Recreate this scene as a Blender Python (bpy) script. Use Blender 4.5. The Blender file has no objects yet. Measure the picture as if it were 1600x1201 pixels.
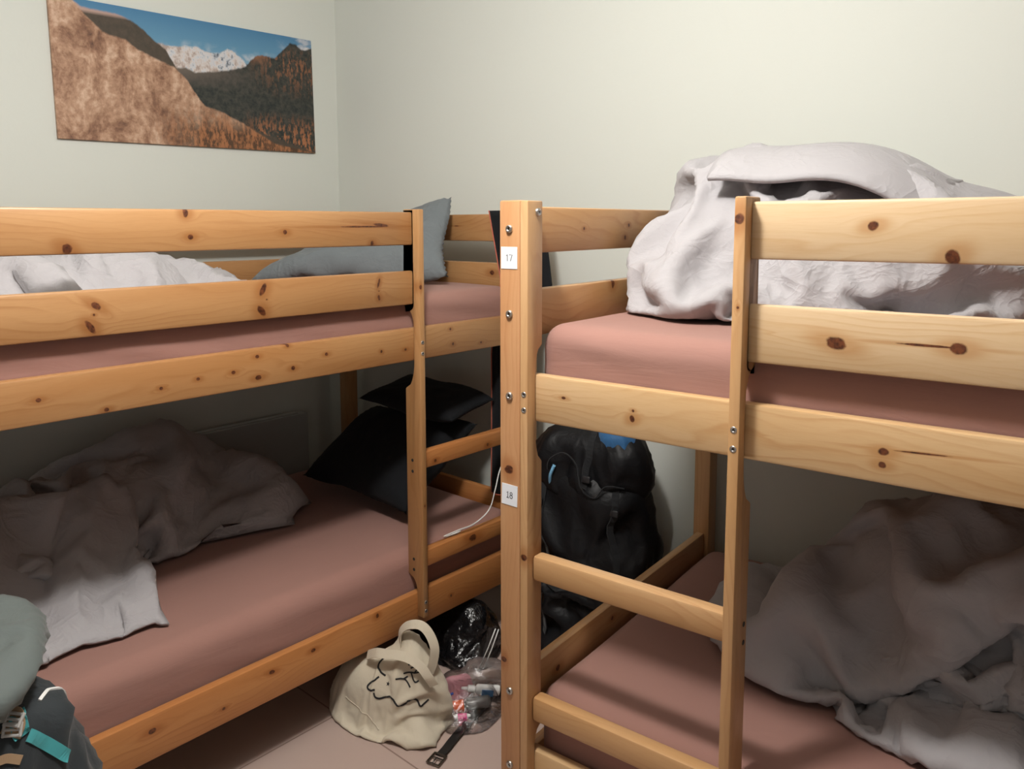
import bpy, bmesh, math, random
from mathutils import Vector, Matrix, noise
sc = bpy.context.scene
COL = sc.collection
random.seed(7)
# ------------------------------------------------------------------ camera, light, exposure
cam_data = bpy.data.cameras.new('camera'); cam = bpy.data.objects.new('camera', cam_data); COL.objects.link(cam)
cam_data.sensor_fit = 'HORIZONTAL'; cam_data.sensor_width = 36.0
cam_data.lens = 1231.29 / 1600 * 36.0
cam_data.shift_x = 25.87 / 1600; cam_data.shift_y = -115.55 / 1600
_yaw, _pit, _rol = math.radians(42.327), math.radians(6.2253), math.radians(-0.168)
_fh = Vector((-math.sin(_yaw), math.cos(_yaw), 0)); _rh = Vector((math.cos(_yaw), math.sin(_yaw), 0)); _up = Vector((0, 0, 1))
_f = _fh * math.cos(_pit) - _up * math.sin(_pit); _u = _up * math.cos(_pit) + _fh * math.sin(_pit)
_rr = _rh * math.cos(_rol) + _u * math.sin(_rol); _uu = _u * math.cos(_rol) - _rh * math.sin(_rol)
_m = Matrix((_rr, _uu, -_f)).transposed().to_4x4(); _m.translation = Vector((2.918, -2.233, 1.463))
cam.matrix_world = _m
cam_data.clip_start = 0.02
sc.camera = cam
world = bpy.data.worlds.new('world'); sc.world = world; world.use_nodes = True
world.node_tree.nodes['Background'].inputs[0].default_value = (1.0, 0.97, 0.92, 1)
world.node_tree.nodes['Background'].inputs[1].default_value = 0.21
def lamp(name, loc, power, radius, color):
    l = bpy.data.lights.new(name, 'POINT'); l.energy = power; l.shadow_soft_size = radius; l.color = color
    o = bpy.data.objects.new(name, l); o.location = loc; COL.objects.link(o); return o
lamp('ceiling_lamp_light', (2.02, -1.56, 2.38), 67, 0.085, (1.0, 0.97, 0.935))
sc.view_settings.view_transform = 'Standard'; sc.view_settings.look = 'None'
sc.view_settings.gamma = 1.0; sc.view_settings.use_curve_mapping = False
sc.view_settings.exposure = 0.35
PI = math.pi
TH = math.radians(4.835)                     # the right bed and the back wall stand 4.8 degrees off square
# ------------------------------------------------------------------ helpers
def link_mesh(name, bm, mat, parent=None, smooth=True, mw=None):
    me = bpy.data.meshes.new(name); bm.normal_update(); bm.to_mesh(me); bm.free()
    o = bpy.data.objects.new(name, me); COL.objects.link(o)
    if mat: me.materials.append(mat)
    if smooth:
        for p in me.polygons: p.use_smooth = True
    if parent: o.parent = parent
    if mw is not None: o.matrix_local = mw
    return o
def tag(o, label=None, cat=None, group=None, kind=None):
    if label: o['label'] = label
    if cat: o['category'] = cat
    if group: o['group'] = group
    if kind: o['kind'] = kind
    return o
def empty(name, loc=(0, 0, 0), rotz=0.0):
    o = bpy.data.objects.new(name, None); COL.objects.link(o); o.location = loc; o.rotation_euler = (0, 0, rotz)
    o.empty_display_size = 0.1; return o
def box_bm(lx, ly, lz, bev=0.0, seg=2, c=(0, 0, 0)):
    bm = bmesh.new(); bmesh.ops.create_cube(bm, size=1.0)
    for v in bm.verts: v.co = Vector((v.co.x * lx + c[0], v.co.y * ly + c[1], v.co.z * lz + c[2]))
    if bev > 0: bmesh.ops.bevel(bm, geom=list(bm.edges), offset=bev, segments=seg, affect='EDGES', profile=0.5)
    return bm
def prism_bm(profile, h, bev=0.0, axis='z'):
    """closed 2D profile extruded to thickness h, centred"""
    bm = bmesh.new()
    a = [bm.verts.new((x, y, -h / 2)) for x, y in profile]; b = [bm.verts.new((x, y, h / 2)) for x, y in profile]
    n = len(profile)
    bm.faces.new(list(reversed(a))); bm.faces.new(b)
    for i in range(n): bm.faces.new((a[i], a[(i + 1) % n], b[(i + 1) % n], b[i]))
    bmesh.ops.recalc_face_normals(bm, faces=list(bm.faces))
    if bev > 0:
        ed = [e for e in bm.edges if len(e.link_faces) == 2 and e.calc_face_angle() > 0.6]
        bmesh.ops.bevel(bm, geom=ed, offset=bev, segments=2, affect='EDGES', profile=0.5)
    return bm
def flat_shade(o, ang=0.6):
    o.data.set_sharp_from_angle(angle=ang); return o
def tube_bm(pts, r, n=10, caps=True, bm=None, flat=1.0, close=False):
    """round (or flattened) tube through pts; r may be a list"""
    bm = bm or bmesh.new(); pts = [Vector(p) for p in pts]; N = len(pts)
    rs = r if isinstance(r, (list, tuple)) else [r] * N
    rings = []; up = Vector((0, 0, 1)); prev = None
    for i, p in enumerate(pts):
        t = (pts[min(i + 1, N - 1)] - pts[max(i - 1, 0)]).normalized()
        if prev is None:
            a = t.cross(up)
            if a.length < 1e-3: a = t.cross(Vector((1, 0, 0)))
        else: a = prev - t * prev.dot(t)
        a.normalize(); b = t.cross(a).normalized(); prev = a
        rings.append([bm.verts.new(p + (a * math.cos(2 * PI * k / n) * rs[i] + b * math.sin(2 * PI * k / n) * rs[i] * flat)) for k in range(n)])
    for i in range(N - 1):
        for k in range(n): bm.faces.new((rings[i][k], rings[i][(k + 1) % n], rings[i + 1][(k + 1) % n], rings[i + 1][k]))
    if caps:
        bm.faces.new(list(reversed(rings[0]))); bm.faces.new(rings[-1])
    return bm
def smooth_path(pts, n=6):
    """Catmull-Rom through points"""
    P = [Vector(p) for p in pts]; out = []
    for i in range(len(P) - 1):
        p0, p1, p2, p3 = P[max(i - 1, 0)], P[i], P[i + 1], P[min(i + 2, len(P) - 1)]
        for k in range(n):
            t = k / n
            out.append(0.5 * ((2 * p1) + (p2 - p0) * t + (2 * p0 - 5 * p1 + 4 * p2 - p3) * t * t + (3 * p1 - p0 - 3 * p2 + p3) * t ** 3))
    out.append(P[-1]); return out
def ribbon_bm(pts, normals, width, thick, bm=None):
    """flat strap along pts, lying perpendicular to normals"""
    bm = bm or bmesh.new(); P = [Vector(p) for p in pts]; N = len(P); rings = []
    for i, p in enumerate(P):
        t = (P[min(i + 1, N - 1)] - P[max(i - 1, 0)]).normalized()
        n = Vector(normals[i] if isinstance(normals, list) else normals); n = (n - t * n.dot(t)).normalized(); s = t.cross(n)
        w = width[i] if isinstance(width, list) else width
        rings.append([bm.verts.new(p + s * w / 2 * a + n * thick / 2 * b) for a, b in ((-1, -1), (1, -1), (1, 1), (-1, 1))])
    for i in range(N - 1):
        for k in range(4): bm.faces.new((rings[i][k], rings[i][(k + 1) % 4], rings[i + 1][(k + 1) % 4], rings[i + 1][k]))
    bm.faces.new(list(reversed(rings[0]))); bm.faces.new(rings[-1])
    bmesh.ops.recalc_face_normals(bm, faces=list(bm.faces))
    return bm
def axis_of(L, r, n):
    a = [-L / 2 + r * (1 - math.cos(k / n * PI / 2)) for k in range(n)]
    return a
def rounded_box_bm(L, W, H, r, seg=5, mid=(40, 20, 2), disp=None):
    """soft box centred on origin with rounded edges and gridded faces"""
    def coords(S, m):
        lo = [-S / 2 + r * (1 - math.cos(k / seg * PI / 2)) for k in range(seg)] if False else [-S / 2 + r * k / seg for k in range(seg)]
        ins = [-S / 2 + r + (S - 2 * r) * k / m for k in range(m + 1)]
        return lo + ins + [-x for x in reversed(lo)]
    X, Yc, Z = coords(L, mid[0]), coords(W, mid[1]), coords(H, mid[2])
    bm = bmesh.new(); vd = {}
    def V(i, j, k):
        key = (i, j, k)
        if key not in vd:
            p = Vector((X[i], Yc[j], Z[k]))
            q = Vector((max(-L / 2 + r, min(L / 2 - r, p.x)), max(-W / 2 + r, min(W / 2 - r, p.y)), max(-H / 2 + r, min(H / 2 - r, p.z))))
            d = p - q
            # cube-to-sphere remap of the corner offsets
            if d.length > 1e-9:
                m = max(abs(d.x), abs(d.y), abs(d.z)); p = q + d.normalized() * m
            if disp: p = disp(p)
            vd[key] = bm.verts.new(p)
        return vd[key]
    nx, ny, nz = len(X) - 1, len(Yc) - 1, len(Z) - 1
    for i in range(nx):
        for j in range(ny):
            bm.faces.new((V(i, j, nz), V(i + 1, j, nz), V(i + 1, j + 1, nz), V(i, j + 1, nz)))
            bm.faces.new((V(i, j + 1, 0), V(i + 1, j + 1, 0), V(i + 1, j, 0), V(i, j, 0)))
    for i in range(nx):
        for k in range(nz):
            bm.faces.new((V(i, 0, k), V(i + 1, 0, k), V(i + 1, 0, k + 1), V(i, 0, k + 1)))
            bm.faces.new((V(i, ny, k + 1), V(i + 1, ny, k + 1), V(i + 1, ny, k), V(i, ny, k)))
    for j in range(ny):
        for k in range(nz):
            bm.faces.new((V(0, j, k + 1), V(0, j + 1, k + 1), V(0, j + 1, k), V(0, j, k)))
            bm.faces.new((V(nx, j, k), V(nx, j + 1, k), V(nx, j + 1, k + 1), V(nx, j, k + 1)))
    return bm
# ------------------------------------------------------------------ materials
class NT:
    def __init__(s, mat): s.t = mat.node_tree; s.n = s.t.nodes; s.l = s.t.links
    def node(s, typ, **kw):
        n = s.n.new(typ)
        for k, v in kw.items(): setattr(n, k, v)
        return n
    def put(s, sock, v):
        if isinstance(v, bpy.types.NodeSocket): s.l.new(v, sock)
        elif v is not None: sock.default_value = v
    def math(s, op, a, b=None, c=None, clamp=False):
        n = s.node('ShaderNodeMath', operation=op, use_clamp=clamp)
        for i, v in enumerate((a, b, c)):
            if v is not None: s.put(n.inputs[i], v)
        return n.outputs[0]
    def vmath(s, op, a, b=None):
        n = s.node('ShaderNodeVectorMath', operation=op); s.put(n.inputs[0], a)
        if b is not None: s.put(n.inputs[1], b)
        return n.outputs[0]
    def noise(s, vec, scale, detail=3, rough=0.5, dist=0.0):
        n = s.node('ShaderNodeTexNoise'); s.put(n.inputs['Vector'], vec); n.inputs['Scale'].default_value = scale
        n.inputs['Detail'].default_value = detail; n.inputs['Roughness'].default_value = rough; n.inputs['Distortion'].default_value = dist
        return n.outputs['Fac']
    def mix(s, fac, a, b, blend='MIX'):
        n = s.node('ShaderNodeMix', data_type='RGBA', blend_type=blend); s.put(n.inputs['Factor'], fac)
        for k, v in (('A', a), ('B', b)):
            so = [i for i in n.inputs if i.name == k and i.type == 'RGBA'][0]
            s.put(so, v if isinstance(v, bpy.types.NodeSocket) else (*v[:3], 1))
        return [o for o in n.outputs if o.type == 'RGBA'][0]
    def ramp(s, fac, stops):
        n = s.node('ShaderNodeValToRGB'); s.put(n.inputs[0], fac); e = n.color_ramp.elements
        while len(e) < len(stops): e.new(0.5)
        for el, (p, c) in zip(e, stops):
            el.position = p; el.color = (*c, 1) if isinstance(c, (tuple, list)) else (c, c, c, 1)
        return n.outputs[0]
    def mapr(s, v, a, b, c=0.0, d=1.0, smooth=False):
        n = s.node('ShaderNodeMapRange'); n.interpolation_type = 'SMOOTHSTEP' if smooth else 'LINEAR'
        s.put(n.inputs[0], v)
        for i, x in enumerate((a, b, c, d)): n.inputs[i + 1].default_value = x
        return n.outputs[0]
    def bump(s, h, strength, dist):
        n = s.node('ShaderNodeBump'); n.inputs['Strength'].default_value = strength; n.inputs['Distance'].default_value = dist
        s.put(n.inputs['Height'], h); return n.outputs[0]
def new_mat(name):
    m = bpy.data.materials.new(name); m.use_nodes = True
    t = NT(m); b = t.n['Principled BSDF']; return m, t, b
def plain(name, col, rough=0.5, metal=0.0, spec=0.5, bump=None, **kw):
    m, t, b = new_mat(name)
    b.inputs['Base Color'].default_value = (*col, 1); b.inputs['Roughness'].default_value = rough; b.inputs['Metallic'].default_value = metal
    b.inputs['Specular IOR Level'].default_value = spec
    for k, v in kw.items(): b.inputs[k.replace('_', ' ')].default_value = v
    if bump:
        co = t.node('ShaderNodeTexCoord').outputs['Object']
        t.put(b.inputs['Normal'], t.bump(t.noise(co, bump[0], 4), bump[1], bump[2]))
    return m
def knot_group():
    g = bpy.data.node_groups.new('knot', 'ShaderNodeTree')
    for nm, ty in (('Vector', 'NodeSocketVector'), ('Centre', 'NodeSocketVector'), ('Inverse Size', 'NodeSocketVector'), ('Rotation', 'NodeSocketFloat'), ('Wobble', 'NodeSocketFloat')):
        g.interface.new_socket(nm, in_out='INPUT', socket_type=ty)
    for nm in ('Core', 'Halo', 'Swirl'): g.interface.new_socket(nm, in_out='OUTPUT', socket_type='NodeSocketFloat')
    class H: pass
    t = NT.__new__(NT); t.t = g; t.n = g.nodes; t.l = g.links
    i = t.node('NodeGroupInput'); o = t.node('NodeGroupOutput')
    d = t.vmath('SUBTRACT', i.outputs[0], i.outputs[1])
    r = t.node('ShaderNodeVectorRotate', rotation_type='Y_AXIS'); t.put(r.inputs['Vector'], d); t.put(r.inputs['Angle'], i.outputs[3])
    sv = t.vmath('MULTIPLY', r.outputs[0], i.outputs[2])
    ln = t.node('ShaderNodeVectorMath', operation='LENGTH'); t.put(ln.inputs[0], sv); rr = t.math('ADD', ln.outputs['Value'], i.outputs[4])
    t.l.new(t.mapr(rr, 0.72, 1.08, 1.0, 0.0, True), o.inputs['Core'])
    # the halo is longer along the grain
    hv = t.vmath('MULTIPLY', sv, (0.42, 1.0, 0.75))
    ln2 = t.node('ShaderNodeVectorMath', operation='LENGTH'); t.put(ln2.inputs[0], hv)
    t.l.new(t.mapr(ln2.outputs['Value'], 0.6, 2.1, 1.0, 0.0, True), o.inputs['Halo'])
    sx = t.node('ShaderNodeSeparateXYZ'); t.put(sx.inputs[0], sv)
    sg = t.math('MULTIPLY', t.math('TANH', sx.outputs[2]), t.mapr(ln2.outputs['Value'], 0.3, 3.2, 1.0, 0.0, True))
    t.l.new(sg, o.inputs['Swirl'])
    return g
KNOT = knot_group()
WOODS = {'honey': ((0.47, 0.260, 0.112), (0.38, 0.182, 0.066), (0.30, 0.125, 0.040)),
         'amber': ((0.53, 0.235, 0.080), (0.43, 0.165, 0.050), (0.32, 0.110, 0.030)),
         'pale': ((0.64, 0.475, 0.300), (0.58, 0.395, 0.215), (0.48, 0.275, 0.120)),
         'mid': ((0.57, 0.350, 0.175), (0.48, 0.260, 0.105), (0.37, 0.165, 0.058)),
         'straw': ((0.62, 0.425, 0.235), (0.55, 0.345, 0.165), (0.44, 0.230, 0.085)),
         'red': ((0.56, 0.315, 0.155), (0.47, 0.230, 0.100), (0.37, 0.150, 0.058))}
def wood(name, tone, knots=(), seed=0.0, ring=62.0, contrast=1.0):
    """pine along local X; knots are (x, z, half length, half height, tilt) in the plank's own coordinates"""
    a, b_, c_ = WOODS[tone]
    m, t, b = new_mat(name)
    co = t.node('ShaderNodeTexCoord').outputs['Object']
    off = t.vmath('ADD', co, (seed * 3.7, seed * 1.3, seed * 2.9))
    st = t.vmath('MULTIPLY', off, (1.3, 5.0, 5.0)); n1 = t.noise(st, 1.6, 2, 0.45)
    st2 = t.vmath('MULTIPLY', off, (5.0, 60.0, 60.0)); fib = t.noise(st2, 6.0, 3, 0.6)
    wob = t.math('MULTIPLY', t.math('SUBTRACT', t.noise(co, 90.0, 2), 0.5), 0.55)
    core = halo = swirl = None
    for (kx, kz, sx, sz, ro) in knots:
        g = t.node('ShaderNodeGroup'); g.node_tree = KNOT
        # knots run through the board: ignore depth
        sp = t.vmath('MULTIPLY', co, (1, 0, 1)); t.put(g.inputs[0], sp)
        g.inputs[1].default_value = (kx, 0, kz); g.inputs[2].default_value = (1 / sx, 1, 1 / sz); g.inputs[3].default_value = ro; t.put(g.inputs[4], wob)
        if core is None: core, halo, swirl = g.outputs[0], g.outputs[1], g.outputs[2]
        else:
            core = t.math('MAXIMUM', core, g.outputs[0]); halo = t.math('MAXIMUM', halo, g.outputs[1]); swirl = t.math('ADD', swirl, g.outputs[2])
    sep = t.node('ShaderNodeSeparateXYZ'); t.put(sep.inputs[0], off)
    d = t.math('ADD', t.math('MULTIPLY', sep.outputs[2], 1.0), t.math('MULTIPLY', sep.outputs[1], 0.8))
    d = t.math('ADD', d, t.math('MULTIPLY', n1, 0.16))
    if swirl is not None: d = t.math('SUBTRACT', d, t.math('MULTIPLY', swirl, 0.016))
    fr = t.math('FRACT', t.math('ADD', t.math('MULTIPLY', d, ring), t.math('MULTIPLY', fib, 0.25)))
    line = t.ramp(fr, [(0.0, 0.0), (0.55, 0.25), (0.86, 1.0), (1.0, 0.0)])
    big = t.noise(t.vmath('MULTIPLY', off, (0.8, 4, 7)), 1.7, 2)
    col = t.mix(t.mapr(big, 0.32, 0.7), a, b_)
    amt = t.math('MULTIPLY', line, t.mapr(t.noise(t.vmath('MULTIPLY', off, (1.2, 6, 10)), 2.3, 1), 0.38, 0.72, 0.08, 0.62 * contrast))
    col = t.mix(amt, col, c_)
    col = t.mix(t.mapr(fib, 0.45, 0.75, 0.0, 0.16 * contrast), col, c_)
    if core is not None:
        col = t.mix(t.math('MULTIPLY', t.math('POWER', halo, 1.5), 0.62), col, (c_[0] * 0.9, c_[1] * 0.78, c_[2] * 0.6))
        kc = t.mix(t.mapr(t.noise(co, 140.0, 2), 0.35, 0.65), (0.045, 0.013, 0.006), (0.15, 0.045, 0.016))
        col = t.mix(core, col, kc)
    t.put(b.inputs['Base Color'], col)
    b.inputs['Roughness'].default_value = 0.38; b.inputs['Specular IOR Level'].default_value = 0.42
    b.inputs['Coat Weight'].default_value = 0.12; b.inputs['Coat Roughness'].default_value = 0.25
    t.put(b.inputs['Normal'], t.bump(t.math('ADD', fr, fib), 0.10, 0.0006))
    return m
def fabric(name, col, rough=0.9, wr=(6.0, 0.25, 0.02), weave=0.12, sheen=0.15, var=0.06, aniso=(1, 1, 1), dist=1.2):
    m, t, b = new_mat(name)
    co = t.node('ShaderNodeTexCoord').outputs['Object']
    n = t.noise(co, 5.0, 2); dk = tuple(max(0, x * (1 - var)) for x in col); lt = tuple(min(1, x * (1 + var)) for x in col)
    t.put(b.inputs['Base Color'], t.mix(n, dk, lt))
    b.inputs['Roughness'].default_value = rough; b.inputs['Specular IOR Level'].default_value = 0.15
    b.inputs['Sheen Weight'].default_value = sheen; b.inputs['Sheen Roughness'].default_value = 0.5
    h1 = t.noise(t.vmath('MULTIPLY', co, aniso), wr[0], 5, 0.55, dist); h2 = t.noise(co, 900.0, 1)
    nb = t.node('ShaderNodeBump'); nb.inputs['Strength'].default_value = weave; nb.inputs['Distance'].default_value = 0.0006; t.put(nb.inputs['Height'], h2)
    nb2 = t.node('ShaderNodeBump'); nb2.inputs['Strength'].default_value = wr[1]; nb2.inputs['Distance'].default_value = wr[2]; t.put(nb2.inputs['Height'], h1)
    t.l.new(nb.outputs[0], nb2.inputs['Normal']); t.put(b.inputs['Normal'], nb2.outputs[0])
    return m
def creased(name, col, amp=1.0):
    """cotton cover with pressed-in creases"""
    m, t, b = new_mat(name)
    co = t.node('ShaderNodeTexCoord').outputs['Object']
    n = t.noise(co, 4.0, 3); t.put(b.inputs['Base Color'], t.mix(n, tuple(x * 0.95 for x in col), tuple(x * 1.05 for x in col)))
    b.inputs['Roughness'].default_value = 0.9; b.inputs['Specular IOR Level'].default_value = 0.15; b.inputs['Sheen Weight'].default_value = 0.12
    h = None
    for (sc_, st, w, p) in ((7.0, (1, 1, 0.55), 1.0, 3.0), (15.0, (0.6, 1, 1), 0.55, 2.5), (30.0, (1, .7, 1), 0.22, 2.0)):
        r = t.noise(t.vmath('MULTIPLY', co, st), sc_, 2, 0.5, 1.4)
        rid = t.math('POWER', t.math('SUBTRACT', 1.0, t.math('ABSOLUTE', t.math('MULTIPLY', t.math('SUBTRACT', r, 0.5), 4.0)), clamp=True), p)
        rid = t.math('MULTIPLY', rid, w); h = rid if h is None else t.math('ADD', h, rid)
    msk = t.mapr(t.noise(co, 2.6, 2), 0.35, 0.62, 0.15, 1.0)
    h = t.math('MULTIPLY', h, msk)
    nb = t.bump(h, 0.32 * amp, 0.010)
    b2 = t.node('ShaderNodeBump'); b2.inputs['Strength'].default_value = 0.12; b2.inputs['Distance'].default_value = 0.0006
    t.put(b2.inputs['Height'], t.noise(co, 900.0, 1)); t.l.new(nb, b2.inputs['Normal']); t.put(b.inputs['Normal'], b2.outputs[0])
    return m
def wall_mat(name, col):
    m, t, b = new_mat(name)
    co = t.node('ShaderNodeTexCoord').outputs['Object']
    n = t.noise(co, 0.9, 3); t.put(b.inputs['Base Color'], t.mix(n, tuple(x * 0.97 for x in col), tuple(min(1, x * 1.02) for x in col)))
    b.inputs['Roughness'].default_value = 0.8; b.inputs['Specular IOR Level'].default_value = 0.2
    t.put(b.inputs['Normal'], t.bump(t.noise(co, 60.0, 4), 0.12, 0.003))
    return m
M_wall = wall_mat('painted wall', (0.70, 0.72, 0.665))
M_ceil = wall_mat('painted ceiling', (0.74, 0.74, 0.70))
M_sheet = fabric('mauve fitted sheet', (0.335, 0.180, 0.148), wr=(5.0, 0.10, 0.02), aniso=(1.0, 1.0, 5.0))
M_grey = creased('grey lilac duvet cover', (0.405, 0.388, 0.400))
M_pillow = creased('slate grey pillowcase', (0.165, 0.185, 0.195), 0.8)
M_black = fabric('black cotton', (0.012, 0.013, 0.015), wr=(8.0, 0.3, 0.02), sheen=0.05)
M_steel = plain('steel', (0.55, 0.53, 0.50), 0.32, 1.0)
M_dark = plain('dark socket', (0.02, 0.018, 0.016), 0.6)
M_paper = plain('white paper', (0.80, 0.83, 0.88), 0.7)
M_ink = plain('grey print', (0.10, 0.10, 0.11), 0.7)
# ------------------------------------------------------------------ room shell
def struct(name, bm, mat, smooth=False, mw=None):
    return tag(link_mesh(name, bm, mat, None, smooth, mw), kind='structure')
_e = Vector((math.cos(TH), math.sin(TH), 0)); _n = Vector((-math.sin(TH), math.cos(TH), 0))
CORNER = Vector((-0.04, -0.0375, 0))
m, t, b = new_mat('mauve vinyl floor')
co = t.node('ShaderNodeTexCoord').outputs['Object']
br = t.node('ShaderNodeTexBrick', offset=0.0); t.put(br.inputs['Vector'], t.vmath('ADD', co, (0.135, 0.31, 0)))
br.inputs['Scale'].default_value = 1.0; br.inputs['Brick Width'].default_value = 0.6; br.inputs['Row Height'].default_value = 0.6
br.inputs['Mortar Size'].default_value = 0.0028; br.inputs['Mortar Smooth'].default_value = 0.3
n = t.noise(co, 3.0, 5); base = t.mix(n, (0.46, 0.345, 0.300), (0.51, 0.39, 0.34))
t.put(b.inputs['Base Color'], t.mix(br.outputs['Fac'], base, (0.25, 0.17, 0.14))); b.inputs['Roughness'].default_value = 0.55
t.put(b.inputs['Normal'], t.bump(t.noise(co, 150.0, 3), 0.1, 0.001))
M_floor = m
struct('floor', box_bm(6.0, 6.0, 0.1, c=(2.5, -2.4, -0.05)), M_floor)
struct('wall_left', box_bm(0.12, 5.2, 2.62, c=(-0.06 + CORNER.x, -2.5, 1.31)), M_wall)
mw = Matrix.Translation(CORNER) @ Matrix.Rotation(TH, 4, 'Z')
struct('wall_back', box_bm(5.2, 0.12, 2.62, c=(2.5, 0.06, 1.31)), M_wall, mw=mw)
struct('ceiling', box_bm(6.0, 6.0, 0.1, c=(2.5, -2.4, 2.67)), M_ceil)
# ------------------------------------------------------------------ bunk beds
Z = dict(top=1.509, u1=1.5004, u0=1.4028, l1=1.3259, l0=1.2246, b1=1.1523, b0=1.0524, r1=0.7647, r0=0.7099, s1=0.4462, s0=0.3914, c1=0.3148, c0=0.2024, e1=0.4815, e0=0.378)
DEPTH = 1.075; LEN = 2.03
def post_profile(zlo, zhi, notches, back=0.040, front=-0.030):
    """outline (z, t) of a notched ladder plank: the back edge steps forward round every beam and rail"""
    p = [(zlo, front), (zhi, front), (zhi, back)]
    for (a, b_, c_up, c_dn, curved) in sorted(notches, key=lambda q: -q[0]):
        # a = top of notch, b_ = bottom; c_up, c_dn = run-out lengths above and below
        def run(z0, L, up):
            pts = []
            for k in range(0, 7):
                u = k / 6.0
                f = (1 - math.sqrt(max(0, 1 - u * u))) if curved else u
                pts.append((z0 + (L * u if up else -L * u), 0.0 + back * (f if not curved else f)))
            return pts
        up = run(a, c_up, True) if c_up > 0 else [(a, 0.0), (a, back)]
        dn = run(b_, c_dn, False) if c_dn > 0 else [(b_, 0.0), (b_, back)]
        p += [(z, t_) for z, t_ in reversed(up) if zlo <= z <= zhi]
        p += [(z, t_) for z, t_ in dn if zlo <= z <= zhi]
    if p[-1][0] > zlo + 1e-4: p.append((zlo, p[-1][1]))
    out = []
    for q in p:
        if not out or (Vector(q) - Vector(out[-1])).length > 1e-4: out.append(q)
    return out
def bunk_bed(name, origin, rotz, mir, ladder_s, tone, knots, label, lean):
    """bed frame: local +y is depth towards the wall, length runs along mir * x from the ladder-end corner post"""
    R = empty(name, origin, rotz); tag(R, label, 'bunk bed')
    cnt = [0]
    def W(key, tn=None, **kw):
        cnt[0] += 1
        return wood('pine %s %s' % (name, key.replace('_', ' ')), tn or tone, [(mir * a, b_, c_, d_, mir * e_) for a, b_, c_, d_, e_ in knots.get(key, [])], seed=cnt[0] * 1.7 + (0 if mir > 0 else 31), **kw)
    def rail(nm, key, s0, s1, z0, z1, t0, th, bev=0.006, tn=None, parent=R):
        sc_, zc = (s0 + s1) / 2, (z0 + z1) / 2
        kn = [(a - sc_, b_ - zc, c_, d_, e_) for a, b_, c_, d_, e_ in knots.get(key, [])]
        cnt[0] += 1
        mt = wood('pine %s %s' % (name, key.replace('_', ' ')), tn or tone, [(mir * a, b_, c_, d_, mir * e_) for a, b_, c_, d_, e_ in kn], seed=cnt[0] * 1.7 + (0 if mir > 0 else 31))
        o = link_mesh(nm, box_bm(s1 - s0, th, z1 - z0, bev, 2), mt, parent)
        o.location = (mir * sc_, t0 + th / 2, zc); return flat_shade(o)
    def endrail(nm, key, sc_, t0, t1, z0, z1, th=0.026, bev=0.006, tn=None):
        tn = tn or ('mid' if tone == 'pale' else 'amber' if z1 < 0.6 else None)
        tc, zc = (t0 + t1) / 2, (z0 + z1) / 2
        kn = [(a - tc, b_ - zc, c_, d_, e_) for a, b_, c_, d_, e_ in knots.get(key, [])]
        cnt[0] += 1
        mt = wood('pine %s %s' % (name, key.replace('_', ' ')), tn or tone, kn, seed=cnt[0] * 1.7 + (0 if mir > 0 else 31))
        o = link_mesh(nm, box_bm(t1 - t0, th, z1 - z0, bev, 2), mt, R)
        o.matrix_local = Matrix.Translation((mir * sc_, tc, zc)) @ Matrix.Rotation(PI / 2, 4, 'Z'); return flat_shade(o)
    UP = Matrix.Rotation(-PI / 2, 4, 'Y')           # local x -> up, local z -> -x
    def post(nm, key, bm, s, tn=None, t=0.0):
        tn = tn or ('mid' if tone == 'pale' else None)
        kn = knots.get(key, []); cnt[0] += 1
        mt = wood('pine %s %s' % (name, key.replace('_', ' ')), tn or tone, [(a, -mir * b_, c_, d_, e_) for a, b_, c_, d_, e_ in kn], seed=cnt[0] * 1.7 + (0 if mir > 0 else 31), contrast=0.8)
        o = link_mesh(nm, bm, mt, R); o.matrix_local = Matrix.Translation((mir * s, t, 0)) @ UP; return flat_shade(o)
    def disc(nm, parent, loc, axis, r, h, mat, socket=True):
        """bolt head: domed disc with a hex socket; loc in bed space, axis = outward direction"""
        bm = bmesh.new()
        prof = [(0.0, h * 0.35), (r * 0.42, h * 0.35), (r * 0.45, h), (r * 0.8, h * 0.95), (r * 0.97, h * 0.6), (r, 0.0)]
        rings = []
        for (rad, hh) in prof:
            rings.append([bm.verts.new((rad * math.cos(2 * PI * k / 16), rad * math.sin(2 * PI * k / 16), hh)) for k in range(16)] if rad > 0 else [bm.verts.new((0, 0, hh))])
        for i in range(len(rings) - 1):
            A, B = rings[i], rings[i + 1]
            for k in range(16):
                k2 = (k + 1) % 16
                if len(A) == 1: bm.faces.new((A[0], B[k], B[k2]))
                else: bm.faces.new((A[k], B[k], B[k2], A[k2]))
        q = Vector((0, 0, 1)).rotation_difference(Vector(axis)).to_matrix().to_4x4()
        o = link_mesh(nm, bm, mat, R); o.parent = parent
        o.matrix_local = parent.matrix_basis.inverted() @ Matrix.Translation(loc) @ q
        if socket:
            # dark recess
            o.data.materials.append(M_dark)
            for p in o.data.polygons:
                if p.center.length < r * 0.40: p.material_index = 1
        return o
    s_end = LEN - 0.072
    # corner posts (front pair and wall pair), each a square post; the ladder end also carries the notched inner planks
    fp = []
    for si, sc_ in enumerate((-0.046, s_end + 0.046 - 0.072 + 0.026)):
        for ti, (t0, t1) in enumerate(((-0.030, 0.030), (DEPTH - 0.075, DEPTH - 0.015))):
            key = 'corner_post' if (si, ti) == (0, 0) else 'other_post'
            bm = box_bm(Z['top'] + 0.003, t1 - t0, 0.052, 0.004, 2, c=((Z['top'] + 0.003) / 2, (t0 + t1) / 2, 0))
            fp.append(post('corner_post', key, bm, sc_, 'red' if key == 'corner_post' and tone == 'pale' else None))
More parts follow.
